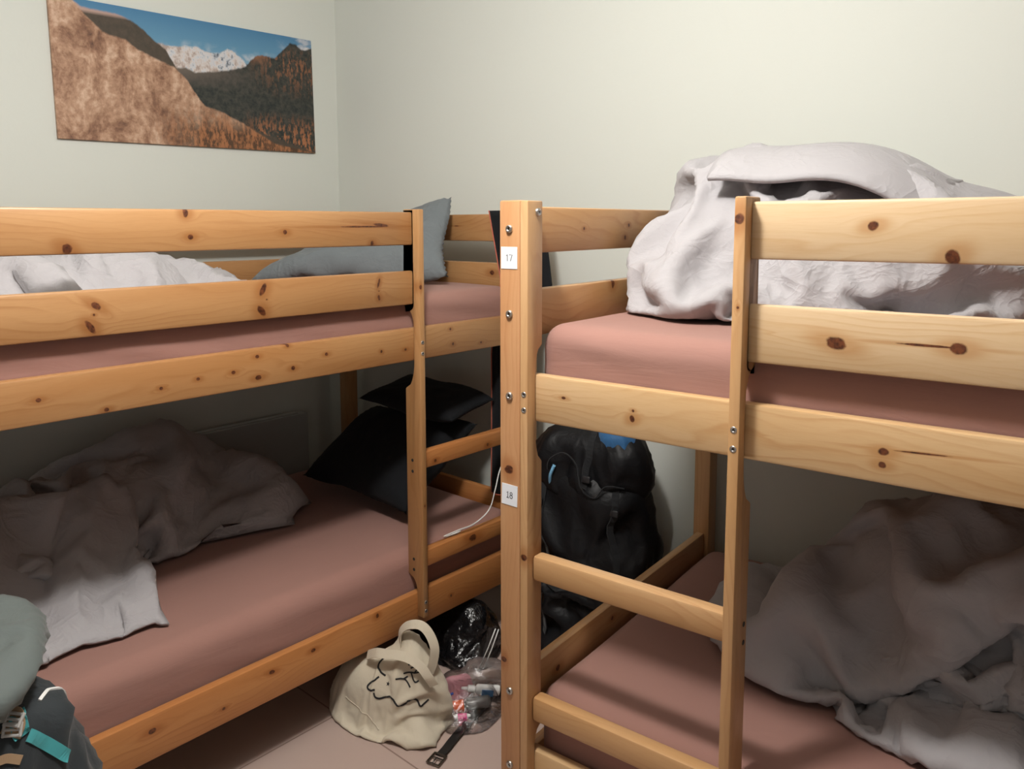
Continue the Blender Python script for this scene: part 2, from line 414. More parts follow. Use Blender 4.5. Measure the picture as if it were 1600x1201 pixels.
    nb = [(Z['b1'] + 0.006, Z['b0'] - 0.004, 0.055, 0.085, True), (Z['c1'] + 0.004, Z['c0'] - 0.02, 0.05, 0.03, True)]
    nr = [(Z['u1'] + 0.002, Z['u0'] - 0.002, 0.0, 0.016, False), (Z['l1'] + 0.002, Z['l0'] - 0.002, 0.0, 0.02, True)]
    pl = post('post_plank', 'post_plank', prism_bm(post_profile(0.02, Z['top'] + 0.002, nb, back=0.024), 0.0195, 0.003), -0.0100)
    pl2 = post('post_plank', 'other_post', prism_bm(post_profile(0.02, Z['top'] + 0.002, nb, back=0.024), 0.0195, 0.003), s_end - 0.012)
    ld = post('ladder_post', 'ladder_post', prism_bm(post_profile(0.24, Z['top'], nb + nr), 0.0205, 0.0035), ladder_s + 0.0102)
    # long beams front and back, guard rails
    for (k, z0, z1) in (('beam_upper', Z['b0'], Z['b1']), ('beam_lower', Z['c0'], Z['c1'])):
        rail('side_beam', k, -0.0195, s_end - 0.002, z0, z1, 0.0005, 0.028, tn=('amber' if k == 'beam_lower' else None) if mir < 0 else 'straw')
        rail('side_beam', k + '_back', -0.0195, s_end - 0.002, z0, z1, DEPTH - 0.045, 0.028)
    for (k, z0, z1) in (('rail_upper', Z['u0'], Z['u1']), ('rail_lower', Z['l0'], Z['l1'])):
        rail('guard_rail', k, ladder_s + 0.001, s_end - 0.022, z0, z1, 0.0005, 0.022)
        rail('guard_rail', k + '_back', -0.0195, s_end - 0.002, z0, z1, DEPTH - 0.040, 0.022)
    for (k, z0, z1) in (('end_upper', Z['u0'], Z['u1']), ('end_lower', Z['l0'], Z['l1']), ('end_foot', Z['e0'], Z['e1']), ('end_deck', Z['b0'] , Z['b1'] - 0.004), ('end_base', Z['c0'], Z['c1'] - 0.03)):
        for e, sc_ in (('', -0.046), ('_far', s_end + 0.0)):
            if k in ('end_deck',) : z1 = Z['b0'] + 0.06
            endrail('end_rail', k + e, sc_, 0.030, DEPTH - 0.075, z0, z1)
    # ladder rungs between the inner plank and the ladder post
    for (k, z0, z1) in (('rung_upper', Z['r0'], Z['r1']), ('rung_lower', Z['s0'], Z['s1'])):
        rail('ladder_rung', k, -0.0003, ladder_s, z0, z1, -0.012, 0.034, 0.007, tn='amber' if mir < 0 else 'mid')
    # slatted bases under the two mattresses
    for zz in (Z['b0'] + 0.035, Z['c0'] + 0.035):
        bm = bmesh.new()
        for i in range(16):
            x = mir * (0.06 + i * (s_end - 0.12) / 15)
            b2 = box_bm(0.06, DEPTH - 0.075, 0.012, 0, c=(x, DEPTH / 2 - 0.008, zz)); me = bpy.data.meshes.new('tmp'); b2.to_mesh(me); b2.free(); bm.from_mesh(me); bpy.data.meshes.remove(me)
        cnt[0] += 1
        link_mesh('slatted_base', bm, wood('pine slats %s' % name, 'pale', seed=cnt[0]), R, smooth=False)
    # hardware
    if mir > 0:
        for z in (1.454, 1.279, 1.107, 0.453, 0.281): disc('bolt', fp[0], (-0.046, -0.030, z), (0, -1, 0), 0.0085, 0.005, M_steel)
        disc('bolt', pl, (0.0, 0.005, 1.488), (1, 0, 0), 0.0085, 0.005, M_steel)
        for z in (1.114, 1.081): disc('screw', pl, (-0.0100, -0.030, z), (0, -1, 0), 0.0062, 0.0012, M_steel)
    for z in (1.110, 1.076, 0.290, 0.262): disc('screw', ld, (mir * (ladder_s + 0.0102), -0.030, z), (0, -1, 0), 0.0062, 0.0012, M_steel)
    for z in (0.740, 0.705, 0.422, 0.388): disc('screw', ld, (mir * (ladder_s + 0.0207), 0.012 if mir < 0 else 0.022, z), (mir, 0, 0), 0.005, 0.0012, M_dark, False)
    return R, fp, pl, ld
KR = {'corner_post': [(0.948, -0.002, 0.010, 0.012, 0.3), (0.52, -0.016, 0.007, 0.008, 0)], 
      'post_plank': [(0.765, 0.001, 0.008, 0.008, 0)],
      'ladder_post': [(1.471, -0.001, 0.010, 0.0095, 0), (1.322, 0.001, 0.0025, 0.0025, 0)],
      'rail_upper': [(0.633, 1.459, 0.0085, 0.0078, 0.2), (0.743, 1.413, 0.0105, 0.0125, 0.5)],
      'rail_lower': [(0.586, 1.271, 0.0165, 0.0115, -0.2), (0.758, 1.278, 0.0125, 0.0095, 0), (0.715, 1.279, 0.045, 0.0022, 0)],
      'beam_upper': [(0.223, 1.092, 0.006, 0.008, 0.3), (0.225, 1.108, 0.003, 0.003, 0), (0.664, 1.105, 0.0085, 0.0065, 0), (0.663, 1.084, 0.0065, 0.006, 0), (0.72, 1.112, 0.040, 0.0016, 0.05), (0.068, 1.112, 0.005, 0.003, 0)],
      'end_upper': [(0.242, 1.453, 0.004, 0.004, 0), (0.459, 1.46, 0.005, 0.005, 0), (0.44, 1.43, 0.005, 0.006, 0)],
      'end_lower': [(0.381, 1.318, 0.008, 0.012, 0)], 'end_foot': [(0.142, 0.429, 0.009, 0.008, 0), (0.401, 0.444, 0.006, 0.006, 0)]}
KL = {'rail_upper': [(1.444, 1.415, 0.011, 0.012, 0.5), (1.173, 1.436, 0.007, 0.007, 0), (1.183, 1.493, 0.007, 0.012, 0), (0.918, 1.445, 0.0065, 0.0065, 0), (0.634, 1.411, 0.006, 0.008, 0), (0.60, 1.462, 0.030, 0.005, 0.1), (0.66, 1.458, 0.09, 0.0025, 0)],
      'rail_lower': [(1.393, 1.291, 0.012, 0.0075, 0.6), (1.398, 1.272, 0.003, 0.003, 0), (1.407, 1.246, 0.007, 0.018, -0.6), (0.988, 1.301, 0.008, 0.019, 0.5), (0.978, 1.275, 0.002, 0.002, 0), (0.994, 1.247, 0.009, 0.017, -0.7), (0.613, 1.296, 0.004, 0.016, 0.3), (0.613, 1.273, 0.002, 0.002, 0), (0.613, 1.254, 0.005, 0.009, -0.2)],
      'beam_upper': [(1.517, 1.105, 0.006, 0.005, 0), (1.011, 1.132, 0.006, 0.005, 0), (1.01, 1.078, 0.009, 0.0065, 0), (0.907, 1.088, 0.0065, 0.006, 0), (1.078, 1.101, 0.006, 0.005, 0), (1.17, 1.098, 0.005, 0.004, 0), (0.608, 1.096, 0.004, 0.005, 0.4), (0.515, 1.091, 0.005, 0.0045, 0), (0.921, 1.15, 0.005, 0.005, 0), (0.80, 1.112, 0.006, 0.005, 0), (1.26, 1.089, 0.005, 0.004, 0), (1.383, 1.061, 0.006, 0.005, 0), (0.326, 1.134, 0.0045, 0.0045, 0), (0.315, 1.085, 0.005, 0.006, 0), (0.185, 1.075, 0.005, 0.004, 0)],
      'beam_lower': [(1.001, 0.281, 0.009, 0.006, 0.2), (1.141, 0.245, 0.005, 0.004, 0), (1.322, 0.276, 0.010, 0.007, 0), (0.87, 0.287, 0.008, 0.006, 0), (0.642, 0.30, 0.006, 0.008, 0), (0.334, 0.252, 0.004, 0.005, 0)],
      'rung_upper': [(0.41, 0.727, 0.006, 0.006, 0), (0.168, 0.727, 0.006, 0.006, 0)], 'rung_lower': [(0.242, 0.425, 0.018, 0.012, 0.1)],
      'ladder_post': [(1.278, 0.005, 0.007, 0.0045, 0), (0.601, 0.0, 0.003, 0.003, 0)],
      'end_upper': [(0.33, 1.458, 0.012, 0.0018, 0)], 'end_lower': [(0.15, 1.29, 0.012, 0.010, 0)]}
BR, fpR, plR, ldR = bunk_bed('bunk_bed', (1.893, -0.983, 0), TH, 1, 0.423, 'pale', KR, 'pale pine bunk bed with number tags on its corner post, standing against the back wall', 0)
BL, fpL, plL, ldL = bunk_bed('bunk_bed', (1.143, -0.170, 0), PI / 2, -1, 0.463, 'honey', KL, 'honey coloured pine bunk bed along the left wall below the mountain poster', 0)
# number tags stuck on the corner post of the right bed
def digits_bm(txt, h):
    """printed figures built from pen strokes; x right, z up, centred"""
    w = 0.115 * h; bm = bmesh.new()
    def ring(cz, rx, rz): return [(rx * math.cos(2 * PI * k / 20 + .1), cz + rz * math.sin(2 * PI * k / 20 + .1)) for k in range(21)]
    G_ = {'1': [[(-.20, .30), (.02, .5), (.02, -.5)]], '7': [[(-.27, .46), (.27, .46), (-.06, -.5)]], '8': [ring(.245, .20, .225), ring(-.24, .255, .25)]}
    if txt == '18': G_['1'] = G_['1'] + [[(-.22, -.47), (.26, -.47)]]
    for i, ch in enumerate(txt):
        ox = (i - (len(txt) - 1) / 2) * 0.66 * h
        for st in G_[ch]: ribbon_bm([(ox + a_ * h, 0, c_ * h) for a_, c_ in st], Vector((0, -1, 0)), w, 0.0003, bm)
    return bm
for (txt, z, x, tilt) in (('17', 1.395, -0.0465, 0.0), ('18', 0.8935, -0.046, -0.03)):
    bm = box_bm(0.041, 0.0008, 0.045)
    tg = link_mesh('number_tag', bm, M_paper, BR, False); tg.matrix_local = Matrix.Translation((x, -0.0306, z)) @ Matrix.Rotation(-tilt, 4, 'Y')
    tg['label'] = 'white paper tag printed %s' % txt
    nb_ = link_mesh('printed_number', digits_bm(txt, 0.0135), M_ink, tg, False); nb_.matrix_local = Matrix.Translation((0, -0.0006, 0.0))
# ------------------------------------------------------------------ mattresses
def mattress(origin, rotz, mir, zlo, zhi, s0, s1, t0, t1, label, r=0.05, seed=0.0):
    L, Wd, H = s1 - s0, t1 - t0, zhi - zlo
    def disp(p):
        q = Vector((p.x * 1.5 + seed, p.y * 2.2, p.z * 4)); top = max(0.0, p.z / (H / 2))
        dz = noise.noise(q * 1.6) * 0.005
        s = noise.noise(Vector((p.x * 3 + seed, p.z * 26 + p.x * 5, seed))) * 0.006 * (1 - abs(p.z) / (H / 2)) 
        e = 0.0
        return Vector((p.x, p.y + (s if p.y < 0 else -s), p.z + (dz if p.z > 0 else 0)))
    bm = rounded_box_bm(L, Wd, H, r, 5, (70, 26, 5), disp)
    o = link_mesh('mattress', bm, M_sheet)
    o.matrix_world = Matrix.Translation(origin) @ Matrix.Rotation(rotz, 4, 'Z') @ Matrix.Translation((mir * (s0 + s1) / 2, (t0 + t1) / 2, (zlo + zhi) / 2))
    return tag(o, label, 'mattress')
oR, oL = (1.893, -0.983, 0), (1.143, -0.170, 0)
ZU, ZL = Z['b0'] + 0.0425, Z['c0'] + 0.0425
mattress(oR, TH, 1, ZU, 1.252, -0.024, 1.92, 0.034, 1.02, 'mattress in mauve sheet on the upper bunk of the pale right bed', seed=1)
mattress(oR, TH, 1, ZL, 0.440, -0.024, 1.92, 0.036, 1.02, 'mattress in mauve sheet on the lower bunk of the pale right bed', seed=2)
mattress(oL, PI / 2, -1, ZU, 1.252, -0.024, 1.92, 0.034, 1.02, 'mattress in mauve sheet on the upper bunk under the poster', seed=3)
mattress(oL, PI / 2, -1, ZL, 0.440, -0.024, 1.92, 0.036, 1.02, 'mattress in mauve sheet on the lower bunk by the left wall', seed=4, r=0.055)
# ------------------------------------------------------------------ cloth: sheets and bags settle under gravity over a smooth filling
import numpy as np
def cubesphere(n):
    key = {}; V = []; F = []
    def vid(p):
        k = tuple(round(x * 1e5) for x in p)
        if k not in key: key[k] = len(V); V.append(p)
        return key[k]
    for a, b_, c_, s in ((0, 1, 2, 1), (0, 1, 2, -1), (1, 2, 0, 1), (1, 2, 0, -1), (2, 0, 1, 1), (2, 0, 1, -1)):
        g = [[None] * (n + 1) for _ in range(n + 1)]
        for i in range(n + 1):
            for j in range(n + 1):
                p = [0, 0, 0]; p[a] = math.tan((2 * i / n - 1) * PI / 4); p[b_] = math.tan((2 * j / n - 1) * PI / 4); p[c_] = s
                g[i][j] = vid(p)
        for i in range(n):
            for j in range(n):
                q = (g[i][j], g[i + 1][j], g[i + 1][j + 1], g[i][j + 1]); F.append(q if s > 0 else q[::-1])
    V = np.array(V, float); V /= np.linalg.norm(V, axis=1)[:, None]
    return V, F
def grid_faces(nx, ny):
    return [(i * (ny + 1) + j, (i + 1) * (ny + 1) + j, (i + 1) * (ny + 1) + j + 1, i * (ny + 1) + j + 1) for i in range(nx) for j in range(ny)]
def ellipsoids(parts, k=0.02):
    """smooth union of ellipsoids (cx, cy, cz, rx, ry, rz, turn); negative inside, roughly metres"""
    P = [np.array(p, float) for p in parts]
    def f(x, shrink=0.0):
        acc = 0
        for p in P:
            d = x - p[:3]; c_, s_ = math.cos(p[6]), math.sin(p[6])
            r = p[3:6] - shrink
            u = np.stack([(d[:, 0] * c_ + d[:, 1] * s_) / r[0], (-d[:, 0] * s_ + d[:, 1] * c_) / r[1], d[:, 2] / r[2]], 1)
            L = np.sqrt((u * u).sum(1)) + 1e-9
            g = np.sqrt(((u / r) ** 2).sum(1)) + 1e-9
            acc = acc + np.exp(np.clip(-(L * (L - 1) / g) / k, -60, 60))
        return -k * np.log(acc + 1e-30)
    return f
def project_out(D, centre, f, rmax=1.6):
    """farthest point of the filling along every direction"""
    c = np.array(centre, float); r = np.zeros(len(D)); N = 80
    for i in range(1, N + 1):
        rr_ = rmax * i / N; ins = f(c + D * rr_) < 0; r[ins] = rr_
    lo, hi = r.copy(), r + rmax / N
    for _ in range(12):
        m_ = (lo + hi) / 2; ins = f(c + D * m_[:, None]) < 0
        lo = np.where(ins, m_, lo); hi = np.where(ins, hi, m_)
    return c + D * lo[:, None]
def noise3(x, scale, seed):
    return np.array([noise.noise(Vector((p[0] * scale + seed, p[1] * scale + seed * 1.7, p[2] * scale - seed))) for p in x])
def settle(X, F, fill=None, floor=None, grow=0.18, grow_var=0.1, var_scale=5.0, steps=50, iters=8, bend=0.25, gravity=0.35, seed=1.0, pins=(), start=0.006, start_scale=14.0, shrink=0.012, soft_k=1.0, walls=(), grip=0.5, aniso=None):
    """position based cloth: edges want to be longer than the filling lets them, so the surface folds"""
    X = X.copy(); N = len(X)
    edges = {}; quads = np.array(F)
    for q in F:
        for a, b_ in ((q[0], q[1]), (q[1], q[2]), (q[2], q[3]), (q[3], q[0])): edges[(min(a, b_), max(a, b_))] = 0
        for a, b_ in ((q[0], q[2]), (q[1], q[3])): edges[(min(a, b_), max(a, b_))] = 1
    nb = [[] for _ in range(N)]
    for (a, b_), ty in edges.items():
        if ty == 0: nb[a].append(b_); nb[b_].append(a)
    for v in range(N):
        ns = nb[v]
        if len(ns) == 4:
            # opposite neighbours: the pair sharing no quad
            best = max(((a, b_) for i, a in enumerate(ns) for b_ in ns[i + 1:]), key=lambda ab: -np.dot(X[ab[0]] - X[v], X[ab[1]] - X[v]) / (np.linalg.norm(X[ab[0]] - X[v]) * np.linalg.norm(X[ab[1]] - X[v]) + 1e-9))
            rest = [n_ for n_ in ns if n_ not in best]
            for a, b_ in (best, tuple(rest)):
                k = (min(a, b_), max(a, b_))
                if k not in edges: edges[k] = 2
    E_ = sorted(edges.items()); used = [0] * N; groups = {}
    for (a, b_), ty in E_:
        c_ = 0; m_ = used[a] | used[b_]
        while m_ >> c_ & 1: c_ += 1
        used[a] |= 1 << c_; used[b_] |= 1 << c_
        groups.setdefault(c_, []).append((a, b_, ty))
    gv = grow + grow_var * noise3(X, var_scale, seed) * 1.6
    G = []
    for c_, lst in groups.items():
        A = np.array(lst); i, j, ty = A[:, 0], A[:, 1], A[:, 2]
        L = np.linalg.norm(X[i] - X[j], axis=1)
        gg = 1 + np.maximum(0, (gv[i] + gv[j]) / 2)
        if aniso is not None:
            d = (X[i] - X[j]) / (L[:, None] + 1e-9); gg = 1 + (gg - 1) * np.abs(d @ np.array(aniso, float) / np.linalg.norm(aniso)) ** 0.7
        G.append((i, j, L * gg, np.where(ty == 2, bend, np.where(ty == 1, 0.4, 0.9))))
    if start:
        e1 = X[quads[:, 1]] - X[quads[:, 0]]; e2 = X[quads[:, 3]] - X[quads[:, 0]]; fn = np.cross(e1, e2)
        nrm = np.zeros_like(X)
        for c_ in range(4): np.add.at(nrm, quads[:, c_], fn)
        nrm /= np.linalg.norm(nrm, axis=1)[:, None] + 1e-12
        X = X + nrm * (np.abs(noise3(X, start_scale, seed + 5)) * 2 * start)[:, None]
    pin = np.array(sorted(pins), int); P0 = X[pin].copy() if len(pin) else None
    prev = X.copy(); dt = 1 / 30.0
    for st in range(steps):
        vel = (X - prev) * 0.90; prev = X.copy()
        X = X + vel; X[:, 2] -= gravity * dt * dt
        for it in range(iters):
            for i, j, L, k in G:
                d = X[j] - X[i]; l = np.sqrt((d * d).sum(1)) + 1e-9
                c_ = d * (0.5 * k * (l - L) / l)[:, None]
                X[i] += c_; X[j] -= c_
            if fill is not None and it % 2 == 1:
                fv = fill(X, shrink); ins = fv < 0
                if ins.any():
                    xs = X[ins]; h = 1e-3; f0 = fv[ins]
                    g = np.stack([fill(xs + np.eye(3)[a] * h, shrink) - f0 for a in range(3)], 1) / h
                    g /= np.linalg.norm(g, axis=1)[:, None] + 1e-9
                    X[ins] = (xs - g * f0[:, None] * soft_k) * (1 - grip) + (prev[ins] + g * np.maximum(0, -fill(prev[ins], shrink))[:, None]) * grip
            if floor is not None:
                lowv = X[:, 2] < floor; X[lowv, 2] = floor
                X[lowv, :2] = prev[lowv, :2] * 0.7 + X[lowv, :2] * 0.3
            for (ax_, sg, val) in walls:
                bad = (X[:, ax_] - val) * sg < 0; X[bad, ax_] = val
            if len(pin): X[pin] = P0
    return X
def soft(name, X, F, mat, mw, parent=None, solid=0.0, sub=0, flip=False, relax=1):
    """flip mirrors local x for the left bed"""
    bm = bmesh.new(); vs = [bm.verts.new((-v[0] if flip else v[0], v[1], v[2])) for v in X]
    for f in F: bm.faces.new([vs[i] for i in (f[::-1] if flip else f)])
    if relax:
        for _ in range(relax): bmesh.ops.smooth_vert(bm, verts=list(bm.verts), factor=0.3, use_axis_x=True, use_axis_y=True, use_axis_z=True)
    c = sum((v.co for v in bm.verts), Vector()) / len(bm.verts); c.z = min(v.co.z for v in bm.verts)
    for v in bm.verts: v.co -= c
    o = link_mesh(name, bm, mat, parent); o.matrix_world = mw @ Matrix.Translation(c)
    if solid: md = o.modifiers.new('solid', 'SOLIDIFY'); md.thickness = solid; md.offset = 1.0
    if sub: md = o.modifiers.new('sub', 'SUBSURF'); md.levels = sub; md.render_levels = sub
    return o
MR = Matrix.Translation(oR) @ Matrix.Rotation(TH, 4, 'Z'); ML = Matrix.Translation(oL) @ Matrix.Rotation(PI / 2, 4, 'Z')
# ------------------------------------------------------------------ bedding
def refine(X, F):
    """split every quad in four, Catmull-Clark style"""
    em = {}; F2 = []; n0 = len(X); pts = []
    fc = {}; ef = {}
    for fi, q in enumerate(F):
        for k in range(4):
            e = (min(q[k], q[(k + 1) % 4]), max(q[k], q[(k + 1) % 4])); ef.setdefault(e, []).append(fi)
    C_ = np.array([X[list(q)].mean(0) for q in F])
    for e, fs in ef.items():
        em[e] = n0 + len(pts)
        mid = (X[e[0]] + X[e[1]]) / 2
        pts.append(mid if len(fs) < 2 else 0.5 * mid + 0.5 * (C_[fs[0]] + C_[fs[1]]) / 2)
    nf = n0 + len(pts)
    for fi, q in enumerate(F):
        e = [em[(min(q[k], q[(k + 1) % 4]), max(q[k], q[(k + 1) % 4]))] for k in range(4)]
        for k in range(4): F2.append((q[k], e[k], nf + fi, e[k - 1]))
    return np.vstack([X, np.array(pts), C_]), F2
def crumple(X, F, levels, fill=None, floor=None, seed=1.0, **kw):
    """settle coarse folds first, then finer ones"""
    for i, lv in enumerate(levels):
        if i: X, F = refine(X, F)
        a = dict(kw); a.update(lv); X = settle(X, F, fill=fill, floor=floor, seed=seed + i * 2.3, **a)
    return X, F
LV = [dict(grow=0.20, grow_var=0.2, var_scale=4, bend=0.02, start=0.018, start_scale=7, shrink=0.03, steps=30),
      dict(grow=0.20, grow_var=0.25, var_scale=7, bend=0.03, start=0.010, start_scale=17, shrink=0.03, steps=26, grip=0.6),
      dict(grow=0.07, grow_var=0.11, var_scale=11, bend=0.07, start=0.003, start_scale=36, shrink=0.026, steps=12, grip=0.6)]
def heap(parts, centre, k=0.02, floor=None, levels=LV, n=11, **kw):
    D, F = cubesphere(n); f = ellipsoids(parts, k); X = project_out(D, centre, f)
    if floor is not None: X[:, 2] = np.maximum(X[:, 2], floor)
    return crumple(X, F, levels, fill=f, floor=floor, **kw)

def sheet(nx, ny, fun):
    X = np.array([fun(i / nx, j / ny) for i in range(nx + 1) for j in range(ny + 1)], float)
    return X, grid_faces(nx, ny)
def both_sides(X, F, th):
    """give a settled sheet a back side"""
    nrm = np.zeros_like(X); q = np.array(F); fn = np.cross(X[q[:, 1]] - X[q[:, 0]], X[q[:, 3]] - X[q[:, 0]])
    for c_ in range(4): np.add.at(nrm, q[:, c_], fn)
    nrm /= np.linalg.norm(nrm, axis=1)[:, None] + 1e-12
    n = len(X); Y2 = np.vstack([X + nrm * th / 2, X - nrm * th / 2]); F2 = list(F) + [tuple(v + n for v in f[::-1]) for f in F]
    ed = {}
    for f in F:
        for k in range(4): ed[(f[k], f[(k + 1) % 4])] = 1
    for (a, b_) in ed:
        if (b_, a) not in ed: F2.append((b_, a, a + n, b_ + n))
    return Y2, F2
def pillow(A, B, C, D, thick, n=16, grow=0.10, seed=1.0, floor=None, fold=None):
    """cushion on the patch A-B-C-D (bilinear), swelling to both sides"""
    A, B, C, D = (np.array(p, float) for p in (A, B, C, D)); N = np.cross(B - A, D - A); N /= np.linalg.norm(N)
    top = {}; V = []; F = []
    for side in (1, -1):
        for i in range(n + 1):
            for j in range(n + 1):
                if side < 0 and (i in (0, n) or j in (0, n)): top[(i, j, -1)] = top[(i, j, 1)]; continue
                u, v = i / n, j / n; a, b_ = 2 * u - 1, 2 * v - 1
                # sides pull in a little between the pointed corners
                uu = 0.5 + 0.5 * a * (1 - 0.06 * (1 - b_ * b_)); vv = 0.5 + 0.5 * b_ * (1 - 0.06 * (1 - a * a))
                p = (A * (1 - uu) + B * uu) * (1 - vv) + (D * (1 - uu) + C * uu) * vv
                h = thick * ((1 - a ** 4) * (1 - b_ ** 4)) ** 0.55
                if fold: p = p + np.array(fold(u, v))
                top[(i, j, side)] = len(V); V.append(p + N * h * side * 0.5)
        for i in range(n):
            for j in range(n):
                f = [top[(i, j, side)], top[(i + 1, j, side)], top[(i + 1, j + 1, side)], top[(i, j + 1, side)]]
                F.append(tuple(f if side > 0 else f[::-1]))
    X = np.array(V)
    if floor is not None: X[:, 2] = np.maximum(X[:, 2], floor)
    X = settle(X, F, floor=floor, grow=grow, grow_var=grow * 0.8, var_scale=8, steps=7, iters=6, bend=0.5, gravity=0.0, start=0.004, start_scale=18, seed=seed)
    return X, F
def bvh_of(o):
    from mathutils.bvhtree import BVHTree
    dg = bpy.context.evaluated_depsgraph_get(); return BVHTree.FromObject(o, dg)
# --- upper bunk, right bed
RU = [(.215, .63, 1.41, .215, .26, .20, 0), (.41, .65, 1.41, .24, .26, .20, 0), (.58, .71, 1.44, .15, .16, .065, 0), (.17, .56, 1.30, .13, .16, .05, 0), (.38, .60, 1.31, .20, .22, .07, 0)]
X, F = heap(RU, (.33, .6, 1.38), floor=1.257, seed=3, walls=((0, 1, 0.0), (1, -1, 1.02)))
duv = tag(soft('duvet', X, F, M_grey, MR), 'crumpled lilac grey duvet heaped on the upper bunk of the right bed', 'duvet')
fR = ellipsoids([(a, b_, c_, d_ + .04, e_ + .04, f_ + .035, g_) for a, b_, c_, d_, e_, f_, g_ in RU] + [(.68, .72, 1.42, .16, .16, .105, 0)])
X, F = sheet(34, 24, lambda u, v: (.15 + .70 * u + .05 * (1 - v), .40 + .46 * v + (.16 - .30 * v) * u ** 2, 1.66 - .05 * u))
X = settle(X, F, fill=fR, floor=1.262, grow=0.05, grow_var=0.10, steps=46, bend=0.12, gravity=3.0, start=0.005, start_scale=12, shrink=0.0, seed=9, grip=0.35)
X, F = both_sides(X, F, 0.012)
soft('turned_flap', X, F, M_grey, MR).parent = duv; duv.children[0].matrix_parent_inverse = duv.matrix_world.inverted()
# --- lower bunk, right bed
RL = [(.76, .68, .60, .33, .27, .27, 0), (1.02, .66, .62, .36, .27, .27, 0), (1.34, .66, .60, .40, .29, .23, 0), (.50, .64, .53, .15, .20, .13, .3), (.86, .48, .47, .34, .20, .095, -.25), (1.18, .44, .47, .45, .21, .11, -.15)]
X, F = heap(RL, (.85, .62, .54), floor=.4445, seed=11, n=12, walls=((1, -1, 1.02), (1, 1, 0.09)))
tag(soft('duvet', X, F, M_grey, MR), 'crumpled grey duvet piled high on the lower bunk of the right bed', 'duvet')
# --- lower bunk, left bed
LL = [(1.06, .80, .54, .34, .20, .18, 0), (.80, .72, .47, .20, .15, .08, .35), (1.36, .78, .52, .32, .22, .17, 0), (1.66, .70, .52, .30, .26, .15, 0)]
X, F = heap(LL, (1.25, .76, .50), floor=.4435, seed=21, n=11, k=.012, walls=((1, -1, 1.02), (1, 1, .115)))
dl = tag(soft('duvet', X, F, M_grey, ML, flip=True), 'rumpled grey duvet pushed to the wall on the lower bunk of the left bed', 'duvet')
# its loose end spills forward over the mattress
fl2 = ellipsoids([(a, b_, c_, d_ + .012, e_ + .012, f_ + .012, g_) for a, b_, c_, d_, e_, f_, g_ in LL] + [(1.38, .48, .43, .17, .22, .085, .2), (1.68, .44, .44, .28, .25, .10, 0), (1.28, .30, .43, .10, .12, .05, .3), (1.52, .24, .43, .13, .08, .045, 0), (1.25, .36, .455, .016, .17, .040, .22), (1.335, .38, .465, .014, .20, .048, -.12), (1.41, .33, .46, .016, .15, .040, -.42), (1.50, .38, .47, .016, .20, .048, .12), (1.60, .33, .47, .018, .17, .050, -.25), (1.72, .38, .48, .018, .2, .05, .1)], .006)
def spill(u, v):
    s0 = 1.20 - .10 * v; s1 = 1.93; a_ = 24 * u + 5 * v * v + 1.5 * math.sin(3 * u + 2 * v); h = .012 + .026 * v
    w = math.sin(a_); w = math.copysign(abs(w) ** 0.7, w)
    edge = min(1.0, .30 + v / .15, .2 + u / .04)
    return (s0 + (s1 - s0) * u + .012 * math.sin(2 * a_ + .6), .145 + .03 * math.sin(5.5 * u) + .012 * math.sin(a_) + (.50 - .02 * u) * v, .456 + .18 * v ** 1.6 + (h * (1 + w)) * edge)
X, F = sheet(56, 24, spill)
X = settle(X, F, fill=fl2, floor=.4475, grow=0.05, grow_var=0.10, var_scale=9, steps=6, bend=0.10, gravity=0.3, start=0.004, start_scale=20, shrink=0.0, seed=23, grip=0.8, walls=((1, 1, .10),))
X, F = both_sides(X, F, 0.008)
sp_ = soft('loose_end', X, F, M_grey, ML, flip=True); sp_.parent = dl; sp_.matrix_parent_inverse = dl.matrix_world.inverted()
# --- upper bunk, left bed
LU = [(1.45, .58, 1.26, .55, .36, .125, 0), (.96, .62, 1.25, .20, .24, .105, 0), (1.20, .45, 1.27, .20, .16, .125, .4), (1.75, .5, 1.26, .25, .38, .13, 0), (1.08, .42, 1.335, .014, .22, .042, .5), (1.20, .40, 1.355, .013, .26, .040, -.55), (1.33, .40, 1.36, .015, .24, .038, .75), (.92, .45, 1.31, .013, .20, .045, -.35), (1.50, .35, 1.355, .018, .25, .035, -.9)]
fL = ellipsoids(LU, .006)
X, F = sheet(34, 22, lambda u, v: (.66 + 1.26 * u + .10 * (1 - v) * (1 - u), .08 + .88 * v, 1.40 + .03 * math.sin(22 * u + 8 * v + 2 * math.sin(5 * v)) + .012 * math.sin(41 * u - 13 * v)))
X = settle(X, F, fill=fL, floor=1.262, grow=0.10, grow_var=0.15, var_scale=5, steps=16, bend=0.05, gravity=2.2, start=0.010, start_scale=9, shrink=0.0, seed=33, grip=0.75)
X, F = refine(X, F); X = settle(X, F, fill=fL, floor=1.262, grow=0.06, grow_var=0.10, var_scale=9, steps=16, bend=0.08, gravity=1.0, start=0.004, start_scale=24, shrink=0.0, seed=35, grip=0.6)
X, F = both_sides(X, F, 0.010)
tag(soft('duvet', X, F, M_grey, ML, flip=True), 'light grey duvet spread on the upper bunk of the left bed behind its guard rails', 'duvet')
X, F = pillow((.56, .74, 1.29), (.17, .22, 1.29), (.03, .33, 1.53), (.03, .80, 1.37), .13, seed=2, floor=1.257)
X, F = refine(X, F); X = settle(X, F, grow=.05, grow_var=.06, steps=6, bend=.3, gravity=0, start=.003, start_scale=30, floor=1.257)
tag(soft('pillow', X, F, M_pillow, ML, flip=True), 'slate grey pillow propped against the head of the upper left bunk', 'pillow')
X, F = pillow((.36, .76, .51), (.36, .20, .51), (.06, .17, .74), (.06, .70, .72), .14, seed=4, floor=.445); X, F = refine(X, F)
tag(soft('pillow', X, F, M_black, ML, flip=True), 'black pillow leaning at the head of the lower left bunk', 'pillow')
